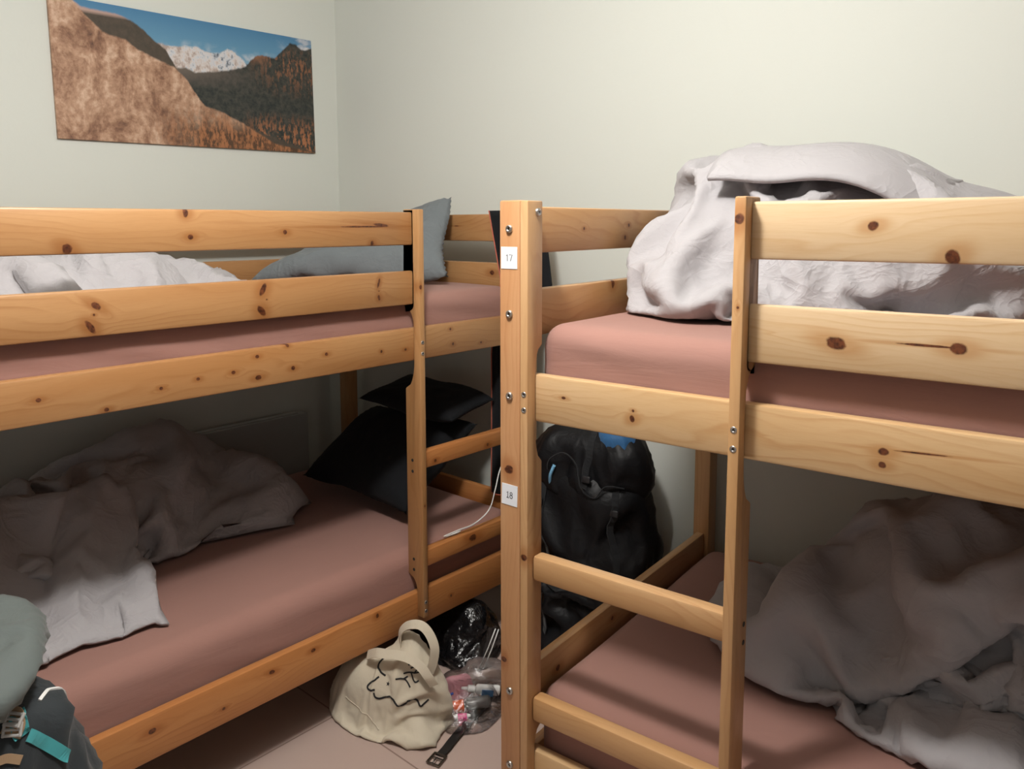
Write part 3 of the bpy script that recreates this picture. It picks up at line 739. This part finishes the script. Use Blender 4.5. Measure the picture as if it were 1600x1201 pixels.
X, F = pillow((.20, .62, .80), (.20, .14, .79), (.0, .13, .84), (.0, .55, .86), .07, seed=5); X, F = refine(X, F)
tag(soft('cushion', X, F, M_black, ML, flip=True), 'black cushion lying on top of the leaning black pillow', 'cushion')
# ------------------------------------------------------------------ poster, heater
def curve(t, x, pts):
    n = t.node('ShaderNodeFloatCurve'); c = n.mapping.curves[0]
    pts = sorted(pts)
    c.points[0].location = pts[0]; c.points[1].location = pts[-1]
    for p in pts[1:-1]: c.points.new(*p)
    for p in c.points: p.handle_type = 'VECTOR'
    n.mapping.update(); t.put(n.inputs['Value'], x); return n.outputs[0]
PW, PH = 1.045, 0.477
def poster_mat():
    m, t, b = new_mat('mountain print')
    co = t.node('ShaderNodeTexCoord').outputs['Object']; sp = t.node('ShaderNodeSeparateXYZ'); t.put(sp.inputs[0], co)
    u = t.math('ADD', t.math('DIVIDE', sp.outputs[0], PW), 0.5); v = t.math('ADD', t.math('DIVIDE', sp.outputs[2], PH), 0.5)
    def below(pts, rough, sc_, soft_=0.008):
        n = t.math('MULTIPLY', t.math('SUBTRACT', t.noise(co, sc_, 4, 0.65), 0.5), rough)
        return t.mapr(t.math('SUBTRACT', t.math('ADD', curve(t, u, pts), n), v), -soft_, soft_)
    sky = t.ramp(v, [(0.55, (0.36, 0.50, 0.60)), (0.80, (0.130, 0.300, 0.450)), (1.0, (0.075, 0.215, 0.380))])
    cl = t.noise(t.vmath('MULTIPLY', co, (1, 1, 2.2)), 9.0, 5, 0.6)
    cloud = t.math('MULTIPLY', t.mapr(cl, 0.42, 0.62), t.mapr(u, 0.83, 0.95))
    puff = t.math('MULTIPLY', t.mapr(t.noise(co, 14.0, 4), 0.5, 0.66), t.math('MULTIPLY', t.mapr(u, 0.36, 0.45), t.mapr(v, 0.84, 0.74)))
    col = t.mix(t.math('MAXIMUM', cloud, t.math('MULTIPLY', puff, 0.8)), sky, (0.68, 0.66, 0.66))
    snow = below([(0, .6), (.32, .77), (.424, .765), (.498, .79), (.54, .757), (.588, .763), (.62, .815), (.65, .789), (.676, .745), (.71, .69), (1, .6)], 0.05, 30)
    rockn = t.noise(t.vmath('MULTIPLY', co, (1, 1, .7)), 34.0, 5, 0.7)
    scol = t.ramp(t.math('ADD', t.mapr(rockn, .3, .7), t.math('MULTIPLY', t.math('SUBTRACT', u, .58), 1.2)), [(0.15, (0.42, 0.33, 0.29)), (0.42, (0.66, 0.60, 0.57)), (0.62, (0.60, 0.62, 0.66)), (0.9, (0.12, 0.14, 0.17))])
    col = t.mix(snow, col, scol)
    rn = t.noise(co, 55.0, 4, 0.65); tall = t.noise(t.vmath('MULTIPLY', co, (1, 1, .38)), 95.0, 3, 0.6)
    right = below([(0, .55), (.413, .60), (.45, .615), (.486, .585), (.565, .612), (.634, .644), (.695, .691), (.715, .742), (.748, .798), (.786, .803), (.823, .793), (.86, .868), (.897, .946), (.926, .942), (.949, .904), (.972, .906), (1, .93)], 0.025, 60)
    dk = t.mix(t.mapr(rn, .35, .7), (0.022, 0.030, 0.028), (0.075, 0.070, 0.058))
    dk = t.mix(t.math('MULTIPLY', t.mapr(t.math('ABSOLUTE', t.math('SUBTRACT', v, .60)), .14, .0), t.mapr(u, .75, .45)), dk, (0.15, 0.12, 0.10))
    # larches glow orange on the high shoulder and along the valley floor
    hi = t.math('MULTIPLY', t.math('MULTIPLY', t.mapr(v, .45, .72), t.mapr(u, .70, .84)), t.mapr(v, .93, .78))
    lo = t.math('MULTIPLY', t.mapr(v, .34, .14), t.mapr(u, .66, .76))
    la = t.math('MULTIPLY', t.math('MAXIMUM', t.math('MULTIPLY', hi, .6), lo), t.mapr(tall, .49, .58))
    dk = t.mix(la, dk, (0.40, 0.165, 0.075))
    top = t.math('MULTIPLY', t.mapr(v, .71, .79), t.math('MULTIPLY', t.mapr(u, .68, .74), t.mapr(u, .80, .76)))
    dk = t.mix(t.math('MULTIPLY', top, .7), dk, (0.33, 0.15, 0.08))
    col = t.mix(right, col, dk)
    cap = below([(0, 1.0), (.07, .99), (.101, .946), (.221, .935), (.26, .912), (.305, .855), (.334, .794), (.378, .736), (.392, .684), (.433, .539), (.5, .3), (1, .0)], 0.02, 50)
    ccol = t.mix(t.mapr(v, .905, .93), t.mix(rn, (0.045, 0.042, 0.035), (0.12, 0.09, 0.065)), (0.48, 0.33, 0.28))
    col = t.mix(cap, col, ccol)
    tan = below([(0, 1.0), (.073, .985), (.112, .895), (.16, .80), (.20, .775), (.24, .76), (.28, .70), (.33, .66), (.37, .63), (.41, .60), (.455, .516), (.482, .422), (.517, .329), (.594, .284), (.661, .223), (.747, .132), (.81, .06), (1, .0)], 0.03, 40)
    big = t.noise(t.vmath('MULTIPLY', co, (1, 1, .6)), 11.0, 6, 0.68, 0.6)
    tc = t.ramp(t.math('ADD', t.math('MULTIPLY', t.mapr(big, .25, .75), .75), t.math('MULTIPLY', t.mapr(rn, .3, .7), .25)), [(0.10, (0.085, 0.048, 0.038)), (0.34, (0.27, 0.142, 0.088)), (0.55, (0.47, 0.285, 0.185)), (0.80, (0.70, 0.50, 0.37))])
    tc = t.mix(t.math('MULTIPLY', t.mapr(v, .35, .12), t.mapr(u, .30, .50)), tc, t.mix(t.mapr(tall, .42, .60), (0.10, 0.055, 0.032), (0.40, 0.170, 0.075)))
    col = t.mix(tan, col, tc)
    t.put(b.inputs['Base Color'], col); b.inputs['Roughness'].default_value = 0.45; b.inputs['Specular IOR Level'].default_value = 0.3
    return m
po = link_mesh('poster', box_bm(PW, 0.012, PH, 0.001, 1), poster_mat(), None, False)
po.matrix_world = Matrix.Translation((CORNER.x + 0.0075, -0.694, 2.006)) @ Matrix.Rotation(math.radians(0.9), 4, 'X') @ Matrix.Rotation(PI / 2, 4, 'Z')
tag(po, 'wide photo print of snowy mountains and autumn forest on the left wall', 'poster')
M_heat = plain('grey enamel', (0.42, 0.43, 0.42), 0.45)
ht = empty('wall_heater', (CORNER.x, -0.69, 0.16)); tag(ht, 'flat panel heater on the left wall behind the lower bunk', 'heater')
o = link_mesh('heater_panel', box_bm(0.050, 0.81, 0.48, 0.008, 2, c=(0.050, 0, 0.25)), M_heat, ht); flat_shade(o)
o = link_mesh('outlet_grille', box_bm(0.030, 0.72, 0.006, 0.002, 1, c=(0.050, 0, 0.492)), M_heat, ht, False)
for y in (-.28, .28): link_mesh('wall_bracket', box_bm(0.024, 0.03, 0.30, 0.002, 1, c=(0.0115, y, 0.25)), M_steel, ht, False)
# ------------------------------------------------------------------ jacket hung over the head rail of the left bed
f = None
def jk(u, v):
    z = 1.512 - 1.03 * v; w0 = -0.143 + .055 * min(1, v / .24) if v < .24 else -0.088 - .05 * min(1, (v - .24) / .25)
    w1 = (0.10 + .04 * min(1, v / .25)) if v < .25 else 0.14 - .13 * min(1, (v - .25) / .12)
    x = w0 + (w1 - w0) * u
    return (1.143 + x, -0.1555 + .006 * math.sin(u * 9 + v * 3) * (0.3 + v), z)
X, F = sheet(16, 48, jk); X, F = both_sides(X, F, 0.006)
bm = bmesh.new(); vs = [bm.verts.new(Vector(v) - Vector((1.143, -0.1555, 1.0))) for v in X]
for q in F: bm.faces.new([vs[i] for i in q])
jr = empty('jacket', (1.143, -0.1555, 1.0)); tag(jr, 'black jacket with red piping hanging at the head of the left bed', 'jacket')
link_mesh('jacket_body', bm, M_black, jr)
M_red = plain('red piping', (0.52, 0.13, 0.08), 0.6)
edge = [Vector(jk(0, k / 48)) - Vector((1.143, -0.1505, 1.0)) for k in range(49)]
edge = edge + [Vector(jk(k / 8, 1)) - Vector((1.143, -0.1505, 1.0)) for k in range(1, 9)]
link_mesh('piping', tube_bm(edge, 0.0022, 6), M_red, jr)
# ------------------------------------------------------------------ white cable on the ladder rung
M_white = plain('white plastic', (0.75, 0.75, 0.73), 0.4)
cb = empty('charging_cable', (1.14, -0.40, 0.45)); tag(cb, 'thin white charging cable draped over the lower ladder rung of the left bed', 'cable')
pts = smooth_path([(1.132, -.215, .66), (1.148, -.27, .62), (1.158, -.305, .562), (1.157, -.335, .50), (1.15, -.40, .468), (1.142, -.47, .4635), (1.135, -.52, .4585), (1.128, -.515, .452), (1.130, -.485, .4495)], 8)
link_mesh('cord', tube_bm([p - Vector((1.14, -.40, .45)) for p in pts], 0.0022, 8), M_white, cb)
o = link_mesh('plug', tube_bm([Vector((-.010, -.085, -.0003)), Vector((-.011, -.060, -.0003)), Vector((-.012, -.045, -.0003))], [.0036, .0040, .003], 10), M_white, cb)
# ------------------------------------------------------------------ backpacks
M_nylon = fabric('black ripstop nylon', (0.007, 0.0075, 0.009), rough=0.5, wr=(14.0, 0.3, 0.015), sheen=0.0)
M_nylon.node_tree.nodes['Principled BSDF'].inputs['Specular IOR Level'].default_value = 0.3
M_blue = fabric('blue rain cover', (0.035, 0.12, 0.27), rough=0.5, wr=(16, .4, .01))
M_lblue = plain('light blue tube', (0.22, 0.50, 0.75), 0.4)
M_webb = fabric('black webbing', (0.02, 0.021, 0.023), wr=(60, .2, .002))
bk = empty('backpack', (1.445, -0.115, 0), 0.12); tag(bk, 'tall black hiking backpack standing between the two beds against the wall', 'backpack')
KB = [(0, 0, .18, .185, .12, .21, 0), (0, 0, .40, .195, .12, .23, 0), (.0, .0, .60, .185, .11, .12, 0), (0, -.03, .10, .15, .10, .11, 0)]
LB = [dict(grow=0.10, grow_var=0.15, var_scale=6, bend=0.03, start=0.010, start_scale=9, shrink=0.015, steps=24), dict(grow=0.12, grow_var=0.18, var_scale=10, bend=0.05, start=0.006, start_scale=24, shrink=0.014, steps=20, grip=.6), dict(grow=0.03, grow_var=0.05, bend=0.1, start=0.002, start_scale=45, shrink=0.012, steps=8, grip=.6)]
def soft_part(name, X, F, mat, parent):
    bm = bmesh.new(); vs = [bm.verts.new(v) for v in X]
    for q in F: bm.faces.new([vs[i] for i in q])
    bmesh.ops.smooth_vert(bm, verts=list(bm.verts), factor=0.3, use_axis_x=True, use_axis_y=True, use_axis_z=True)
    return link_mesh(name, bm, mat, parent)
X, F = heap(KB, (0, 0, .34), k=.012, floor=0.002, levels=LB, n=9, seed=41); bb = soft_part('pack_body', X, F, M_nylon, bk)
X, F = heap([(0, -.01, .73, .185, .11, .085, 0), (.09, -.02, .75, .10, .09, .08, 0), (-.10, -.02, .74, .09, .09, .07, 0)], (0, -.01, .73), k=.01, levels=LB, n=7, seed=43); lid = soft_part('top_lid', X, F, M_nylon, bk)
X, F = heap([(.095, -.03, .785, .080, .085, .050, 0), (.02, -.01, .80, .06, .06, .04, 0)], (.08, -.02, .785), k=.01, levels=LB[:2], n=9, seed=44); soft_part('rain_cover', X, F, M_blue, bk)
def wrap(o, pts, mat, parent, width=0.02, thick=0.003, off=0.002, n=8, name='strap', toward=None):
    """webbing laid on a bag: points are snapped to its surface, bag space"""
    bv = bvh_of(o); P = []; Nn = []
    for p in smooth_path(pts, n):
        loc, nor, _, _ = bv.find_nearest(p); P.append(loc + nor * off); Nn.append(nor)
    N2 = [sum((Nn[max(0, min(len(Nn) - 1, i + k))] for k in (-2, -1, 0, 1, 2)), Vector()).normalized() for i in range(len(Nn))]
    P2 = [P[0]] + [(P[i - 1] + P[i] * 2 + P[i + 1]) / 4 for i in range(1, len(P) - 1)] + [P[-1]]
    return link_mesh(name, ribbon_bm(P2, N2, width, thick), mat, parent, False)
wrap(bb, [(-.145, -.09, .66), (-.15, -.12, .5), (-.15, -.12, .3), (-.14, -.12, .1)], M_webb, bk, .028)
wrap(bb, [(.12, -.10, .64), (.13, -.12, .5), (.13, -.12, .3), (.12, -.12, .12)], M_webb, bk, .022)
wrap(bb, [(-.19, -.02, .30), (-.12, -.13, .29), (0, -.14, .28), (.12, -.13, .29), (.19, -.02, .30)], M_webb, bk, .02)
wrap(lid, [(.02, -.13, .62), (.03, -.13, .68), (.03, -.08, .76), (.03, 0, .79)], M_webb, bk, .022)
cord = smooth_path([(-.13, -.10, .64), (-.10, -.14, .70), (-.05, -.135, .73), (0, -.14, .70), (.02, -.145, .63), (.06, -.13, .60), (.10, -.13, .645), (.15, -.10, .64)], 8)
link_mesh('elastic_cord', tube_bm(cord, 0.0025, 6), M_webb, bk)
link_mesh('drinking_tube', tube_bm(smooth_path([(-.115, -.11, .61), (-.105, -.125, .645), (-.09, -.125, .68)], 6), 0.0055, 8), M_lblue, bk)
for (x, y, z) in ((.03, -.128, .655), (.125, -.118, .56), (-.15, -.125, .55)):
    link_mesh('buckle', box_bm(.030, .010, .022, .003, 2, c=(x, y, z)), plain('black acetal', (.02, .02, .022), .35), bk)
# foreground pack
M_lid = fabric('grey green pack cloth', (0.115, 0.135, 0.130), rough=0.6, wr=(9, .3, .02))
M_charc = fabric('charcoal pack cloth', (0.030, 0.036, 0.040), rough=0.6, wr=(12, .3, .015))
M_teal = fabric('teal webbing', (0.060, 0.300, 0.320), wr=(60, .2, .002))
M_tan = fabric('tan webbing', (0.33, 0.22, 0.13), wr=(60, .2, .002))
M_acet = plain('pale grey acetal', (0.42, 0.41, 0.39), 0.4)
fg = empty('backpack', (1.37, -1.893, 0), 0); tag(fg, 'charcoal backpack with teal straps and grey green lid at the foot of the left bed', 'backpack')
X, F = heap([(0, 0, .15, .145, .185, .17, 0), (0, 0, .32, .140, .190, .18, 0), (.05, .0, .22, .12, .15, .18, 0), (0, .0, .50, .13, .165, .15, 0), (.02, .0, .60, .12, .14, .08, 0)], (0, 0, .3), k=.012, floor=.002, levels=LB, n=9, seed=51); fb = soft_part('pack_body', X, F, M_charc, fg)
X, F = heap([(.01, -.02, .722, .125, .108, .036, 0), (.03, -.04, .715, .12, .10, .030, 0), (-.05, .02, .70, .08, .09, .05, 0)], (.01, -.02, .718), k=.012, levels=LB, n=7, seed=52, gravity=.02); fl_ = soft_part('top_lid', X, F, M_lid, fg)
# ------------------------------------------------------------------ tote bag, toiletries and belt on the floor
M_canvas = fabric('natural cotton canvas', (0.60, 0.535, 0.42), rough=0.9, wr=(11, .25, .012), weave=.3)
tb = empty('tote_bag', (1.185, -0.815, 0), math.radians(16.7)); tag(tb, 'cream canvas tote bag with black line print on the floor against the left bed', 'tote bag')
KT = [(0, 0, .09, .175, .09, .105, 0), (-.06, .01, .085, .12, .085, .085, 0), (.06, .01, .13, .115, .07, .11, 0), (.095, .02, .17, .075, .045, .075, 0), (.07, .02, .235, .05, .03, .05, 0), (.13, -.05, .03, .05, .04, .04, -.3)]
LT = [dict(grow=0.06, grow_var=0.12, var_scale=6, bend=0.05, start=0.006, start_scale=9, shrink=0.010, steps=24), dict(grow=0.08, grow_var=0.12, var_scale=9, bend=0.10, start=0.004, start_scale=20, shrink=0.010, steps=18, grip=.6), dict(grow=0.015, grow_var=0.02, bend=0.2, start=0.001, start_scale=45, shrink=0.010, steps=6, grip=.6)]
X, F = heap(KT, (0, 0, .11), k=.010, floor=0.002, levels=LT, n=10, seed=61); tbody = soft_part('bag_body', X, F, M_canvas, tb)

def on_front(bv, x, z, lift=0.0012):
    loc, nor, _, _ = bv.ray_cast(Vector((x, -0.6, z)), Vector((0, 1, 0)))
    return (loc + nor * lift, nor) if loc is not None else (Vector((x, -.05, z)), Vector((0, -1, 0)))
M_print = plain('black screen print', (0.012, 0.012, 0.014), 0.7)
bv = bvh_of(tbody)
def stroke(bm, pts, w):
    P = []; Nn = []
    for p in smooth_path([(a, 0, c_) for a, c_ in pts], 7):
        l, n_ = on_front(bv, p.x, p.z); P.append(l); Nn.append(n_)
    return ribbon_bm(P, Nn, w, 0.0008, bm)
bm = bmesh.new()
for pts in ([(.040, .215), (.014, .203), (.000, .188), (.010, .172), (.032, .166)], [(.012, .160), (-.012, .140), (-.018, .130), (-.010, .124), (.008, .128)],
            [(.006, .120), (.012, .110), (.027, .109), (.050, .119), (.068, .118), (.078, .106), (.090, .100), (.103, .106), (.116, .119), (.132, .116), (.142, .099), (.150, .104), (.158, .112)]): stroke(bm, pts, 0.0052)
for pts in ([(.072, .172), (.090, .170), (.113, .150)], [(.090, .170), (.100, .176)], [(.109, .186), (.126, .168), (.136, .172)], [(.088, .184), (.116, .189), (.137, .192)], [(.120, .188), (.126, .199)], [(.098, .207), (.112, .212)], [(.106, .198), (.124, .208)]): stroke(bm, pts, 0.0042)
st5 = []
for k in range(10):
    r = 0.0068 if k % 2 == 0 else 0.0028; l, n_ = on_front(bv, .046 + r * math.cos(PI / 2 + k * PI / 5), .150 + r * math.sin(PI / 2 + k * PI / 5)); st5.append(bm.verts.new(l))
cc = bm.verts.new(on_front(bv, .046, .150)[0])
for k in range(10): bm.faces.new((cc, st5[k], st5[(k + 1) % 10]))
pr_ = link_mesh('cloud_print', bm, M_print, tb, False)
band = smooth_path([(-.040, -.040, .205), (.003, -.058, .232), (.043, -.060, .238), (.087, -.058, .243), (.120, -.055, .238), (.150, -.052, .222), (.172, -.048, .195), (.182, -.035, .165)], 6)
link_mesh('handle', ribbon_bm(band, [Vector((0, -.75, .65))] * len(band), 0.026, 0.003), M_canvas, tb, False)
loop = smooth_path([(.048, .0, .235), (.053, -.004, .279), (.082, -.008, .309), (.124, -.010, .320), (.153, -.010, .302), (.171, -.010, .262), (.166, -.012, .216), (.156, -.016, .185)], 6)
link_mesh('handle', ribbon_bm(loop, [(loop[i] - Vector((.11, .0, .22))).normalized() + Vector((0, -.9, 0)) for i in range(len(loop))], 0.026, 0.003), M_canvas, tb, False)
seam = smooth_path([(-.10, 0, .075), (-.04, 0, .062), (.0, 0, .045), (.03, 0, .020)], 6); bm = bmesh.new(); P = []; Nn = []
for p in seam:
    l, n_ = on_front(bv, p.x, p.z, .0005); P.append(l); Nn.append(n_)
link_mesh('seam', ribbon_bm(P, Nn, .004, .0012, bm), M_canvas, tb)
# clear zip bag of toiletries, bag space: x along the view, y away, at floor level
def film(name, tint=(1, 1, 1), gloss=0.10):
    m = bpy.data.materials.new(name); m.use_nodes = True; t = NT(m); t.n.remove(t.n['Principled BSDF']); out = t.n['Material Output']
    tr = t.node('ShaderNodeBsdfTransparent'); tr.inputs[0].default_value = (*[0.95 * c for c in tint], 1)
    gl = t.node('ShaderNodeBsdfGlossy'); gl.inputs['Roughness'].default_value = 0.12; gl.inputs[0].default_value = (0.95, 0.95, 0.97, 1)
    co = t.node('ShaderNodeTexCoord').outputs['Object']; nb_ = t.bump(t.noise(co, 45.0, 4, 0.6, 1.5), 0.7, 0.006); t.l.new(nb_, gl.inputs['Normal'])
    fr = t.node('ShaderNodeFresnel'); fr.inputs['IOR'].default_value = 1.35; t.l.new(nb_, fr.inputs['Normal'])
    mx = t.node('ShaderNodeMixShader'); t.put(mx.inputs[0], t.math('ADD', t.math('MULTIPLY', fr.outputs[0], 0.8), gloss)); t.l.new(tr.outputs[0], mx.inputs[1]); t.l.new(gl.outputs[0], mx.inputs[2])
    t.l.new(mx.outputs[0], out.inputs[0]); return m
M_film = film('clear polythene', (1, 1, 1), 0.07)
ZA = math.radians(42.3); ZO = (1.305, -0.60, 0)
zb = empty('zip_bag', ZO, ZA); tag(zb, 'clear zip bag of toiletries on the floor beside the tote bag', 'plastic bag')
LZ = [dict(grow=0.15, grow_var=0.2, var_scale=12, bend=0.02, start=0.008, start_scale=20, shrink=0.008, steps=16), dict(grow=0.12, grow_var=0.2, var_scale=22, bend=0.04, start=0.005, start_scale=45, shrink=0.008, steps=12, grip=.6)]
X, F = heap([(.01, -.045, .045, .090, .090, .050, 0), (.05, .03, .06, .075, .06, .065, 0), (-.04, .01, .05, .05, .05, .045, 0)], (.01, -.01, .045), k=.008, floor=.001, levels=LZ, n=11, seed=71); soft_part('bag_film', X, F, M_film, zb)
zp = [Vector((.010, .050, .090)), Vector((.070, .052, .215)), Vector((.118, .054, .205)), Vector((.080, .052, .080))]
bm = bmesh.new(); NXZ, NZZ = 10, 12; gv_ = {}
for i in range(NXZ + 1):
    for j in range(NZZ + 1):
        u, v = i / NXZ, j / NZZ; p = (zp[0] * (1 - u) + zp[3] * u) * (1 - v) + (zp[1] * (1 - u) + zp[2] * u) * v
        gv_[i, j] = bm.verts.new(p + Vector((0, .010 * math.sin(9 * u + 4 * v), 0)))
for i in range(NXZ):
    for j in range(NZZ): bm.faces.new((gv_[i, j], gv_[i + 1, j], gv_[i + 1, j + 1], gv_[i, j + 1]))
link_mesh('bag_mouth', bm, M_film, zb)
for k in (.42, .62):
    a = zp[0] * (1 - k) + zp[3] * k; b_ = zp[1] * (1 - k) + zp[2] * k
    link_mesh('zip_strip', tube_bm([a + Vector((0, -.014, 0)), (a + b_) / 2 + Vector((.002, -.012, 0)), b_ + Vector((0, -.012, 0))], .0020, 6), M_white, zb)
ZM = Matrix.Translation(ZO) @ Matrix.Rotation(ZA, 4, 'Z')
def lathe_bm(prof, n=20, flat=1.0):
    """profile (x along axis, radius) turned about local x"""
    bm = bmesh.new(); rings = []
    for x, r in prof: rings.append([bm.verts.new((x, r * math.cos(2 * PI * k / n) * flat, r * math.sin(2 * PI * k / n))) for k in range(n)])
    for i in range(len(rings) - 1):
        for k in range(n): bm.faces.new((rings[i][k], rings[i][(k + 1) % n], rings[i + 1][(k + 1) % n], rings[i + 1][k]))
    bm.faces.new(list(reversed(rings[0]))); bm.faces.new(rings[-1]); bmesh.ops.recalc_face_normals(bm, faces=list(bm.faces)); return bm
def item(name, label, cat, loc, rot):
    e = empty(name); e.matrix_world = ZM @ Matrix.Translation(loc) @ Matrix.Rotation(rot[2], 4, 'Z') @ Matrix.Rotation(rot[1], 4, 'Y') @ Matrix.Rotation(rot[0], 4, 'X'); return tag(e, label, cat)
M_orange = plain('orange plastic', (0.80, 0.13, 0.025), 0.4); M_smoke = plain('smoky plastic', (0.10, 0.095, 0.09), 0.3); M_lab = plain('blue label', (0.035, 0.19, 0.44), 0.5)
M_pink = creased('pink cloth', (0.62, 0.30, 0.34)); M_mag = plain('magenta plastic', (0.70, 0.03, 0.22), 0.4); M_bluep = plain('blue plastic', (0.03, 0.10, 0.50), 0.4)
e = item('bottle', 'smoky bottle with bright orange cap inside the clear zip bag', 'bottle', (-.002, -.055, .0205), (0, -.10, .12))
flat_shade(link_mesh('bottle_body', lathe_bm([(-.006, .009), (.0, .009), (.004, .0165), (.012, .0175), (.070, .0175), (.076, .015), (.078, .010)]), M_smoke, e), .8)
flat_shade(link_mesh('screw_cap', lathe_bm([(-.040, .015), (-.0385, .0168), (-.006, .0172), (-.004, .0165)], 24), M_orange, e), .7)
e = item('bottle', 'flat white bottle with square blue label and white nozzle in the zip bag', 'bottle', (.055, -.02, .048), (.35, .10, .05))
flat_shade(link_mesh('bottle_body', lathe_bm([(-.028, .008), (-.024, .017), (-.018, .0195), (.042, .0195), (.047, .017), (.049, .010)], 24, .62), M_white, e), .8)
flat_shade(link_mesh('nozzle', lathe_bm([(-.070, .0035), (-.052, .0060), (-.050, .0105), (-.030, .0108), (-.028, .0085)], 18), M_white, e), .7)
link_mesh('label_panel', box_bm(.036, .0012, .028, .0004, 1, c=(.010, -.0128, 0)), M_lab, e, False)
X, F = heap([(0, 0, 0, .045, .022, .024, 0), (.03, .0, .012, .025, .018, .02, 0)], (0, 0, 0), k=.006, levels=LZ, n=6, seed=75)
e = soft_part('pouch', X, F, M_pink, None); e.matrix_world = ZM @ Matrix.Translation((-.035, .02, .052)); tag(e, 'crumpled pink cloth pouch at the back of the zip bag', 'pouch')
e = item('tube', 'small magenta and white tube lying low in the zip bag', 'tube', (-.018, -.095, .009), (0, 0, .15))
flat_shade(link_mesh('tube_body', lathe_bm([(-.030, .007), (-.026, .0085), (.018, .0085), (.034, .004)], 16), M_white, e), .8); flat_shade(link_mesh('cap', lathe_bm([(-.005, .0088), (.012, .0090), (.022, .0085)], 16), M_mag, e), .8)
e = item('pen', 'short blue pen at the left of the zip bag', 'pen', (-.060, -.045, .040), (0, -.35, .3))
flat_shade(link_mesh('barrel', lathe_bm([(-.024, .0020), (-.020, .0036), (.022, .0036), (.024, .0025)], 12), M_bluep, e), .8)
# black bin bag under the left bed
M_bin = plain('black polythene', (0.006, 0.006, 0.007), 0.18, spec=0.6, bump=(38.0, 0.8, 0.01))
X, F = heap([(0, 0, .07, .13, .10, .085, 0), (.03, .02, .13, .07, .06, .06, 0)], (0, 0, .07), k=.01, floor=.001, levels=[dict(LZ[0], grow=.2), LZ[1]], n=11, seed=81)
e = soft_part('bin_bag', X, F, M_bin, None); e.matrix_world = Matrix.Translation((1.075, -0.40, 0)); tag(e, 'crumpled shiny black plastic bag under the left bed behind the toiletries', 'plastic bag')
# belt
bl = empty('belt', (1.40, -0.70, 0)); tag(bl, 'black belt with dark metal buckle trailing across the floor', 'belt')
path = smooth_path([(1.432, -.835, .004), (1.424, -.80, .005), (1.413, -.765, .006), (1.397, -.705, .007), (1.380, -.635, .006), (1.362, -.56, .008), (1.352, -.50, .006), (1.345, -.44, .004), (1.330, -.39, .004)], 6)
P = [p - Vector((1.40, -.70, 0)) for p in path]
link_mesh('strap', ribbon_bm(P, Vector((-.25, -.1, 1)), 0.030, 0.0035), plain('black leather', (0.010, 0.010, 0.011), .5), bl, False)
M_gun = plain('gunmetal', (0.16, 0.15, 0.135), 0.3, 1.0)
bm = bmesh.new()
for (cx_, cy_, lx_, ly_) in ((-.021, 0, .005, .042), (.021, 0, .005, .042), (0, -.0185, .042, .005), (0, .0185, .042, .005), (.004, .0, .004, .036)):
    b2 = box_bm(lx_, ly_, .004, .001, 1, c=(cx_, cy_, .006)); me = bpy.data.meshes.new('tmp'); b2.to_mesh(me); b2.free(); bm.from_mesh(me); bpy.data.meshes.remove(me)
bk_ = link_mesh('buckle', bm, M_gun, bl, False); bk_.matrix_basis = Matrix.Translation((.040, -.155, .002)) @ Matrix.Rotation(math.radians(105), 4, 'Z')
pg = link_mesh('prong', tube_bm([(.004, 0, .0085), (-.010, 0, .0095), (-.022, 0, .0085)], .0018, 8), M_gun, bl); pg.matrix_basis = bk_.matrix_basis.copy()
# straps and trim of the foreground pack
wrap(fb, [(.120, .034, .672), (.132, .032, .655), (.142, .031, .640), (.140, .036, .620)], M_teal, fg, .026, name='teal_strap')
wrap(fb, [(.135, .045, .615), (.133, .066, .592), (.137, .085, .570), (.140, .105, .545)], M_teal, fg, .020, name='teal_strap')
wrap(fb, [(.125, .006, .69), (.140, .006, .672), (.150, .009, .655), (.155, .012, .632)], M_tan, fg, .034, name='tan_strap')
wrap(fb, [(.165, -.06, .585), (.168, -.025, .603), (.160, .002, .602), (.148, .029, .586)], M_tan, fg, .014, name='tan_strap')
wrap(fb, [(.10, .075, .645), (.075, .095, .640), (.070, .115, .630), (.060, .13, .60)], M_white, fg, .006, name='white_piping')
bvl = bvh_of(fb)
for (x, y, z) in ((.142, .006, .672), (.153, .010, .645)):
    l, n_, _, _ = bvl.find_nearest(Vector((x, y, z))); q = n_.to_track_quat('Z', 'Y').to_matrix().to_4x4()
    bm = bmesh.new()
    for dy in (-.009, 0, .009):
        b2 = box_bm(.030, .005, .006, .0015, 1, c=(0, dy, .004)); me = bpy.data.meshes.new('tmp'); b2.to_mesh(me); b2.free(); bm.from_mesh(me); bpy.data.meshes.remove(me)
    for dx in (-.0135, .0135):
        b2 = box_bm(.005, .024, .006, .0015, 1, c=(dx, 0, .004)); me = bpy.data.meshes.new('tmp'); b2.to_mesh(me); b2.free(); bm.from_mesh(me); bpy.data.meshes.remove(me)
    o = link_mesh('buckle', bm, M_acet, fg, False); o.matrix_basis = Matrix.Translation(l) @ q
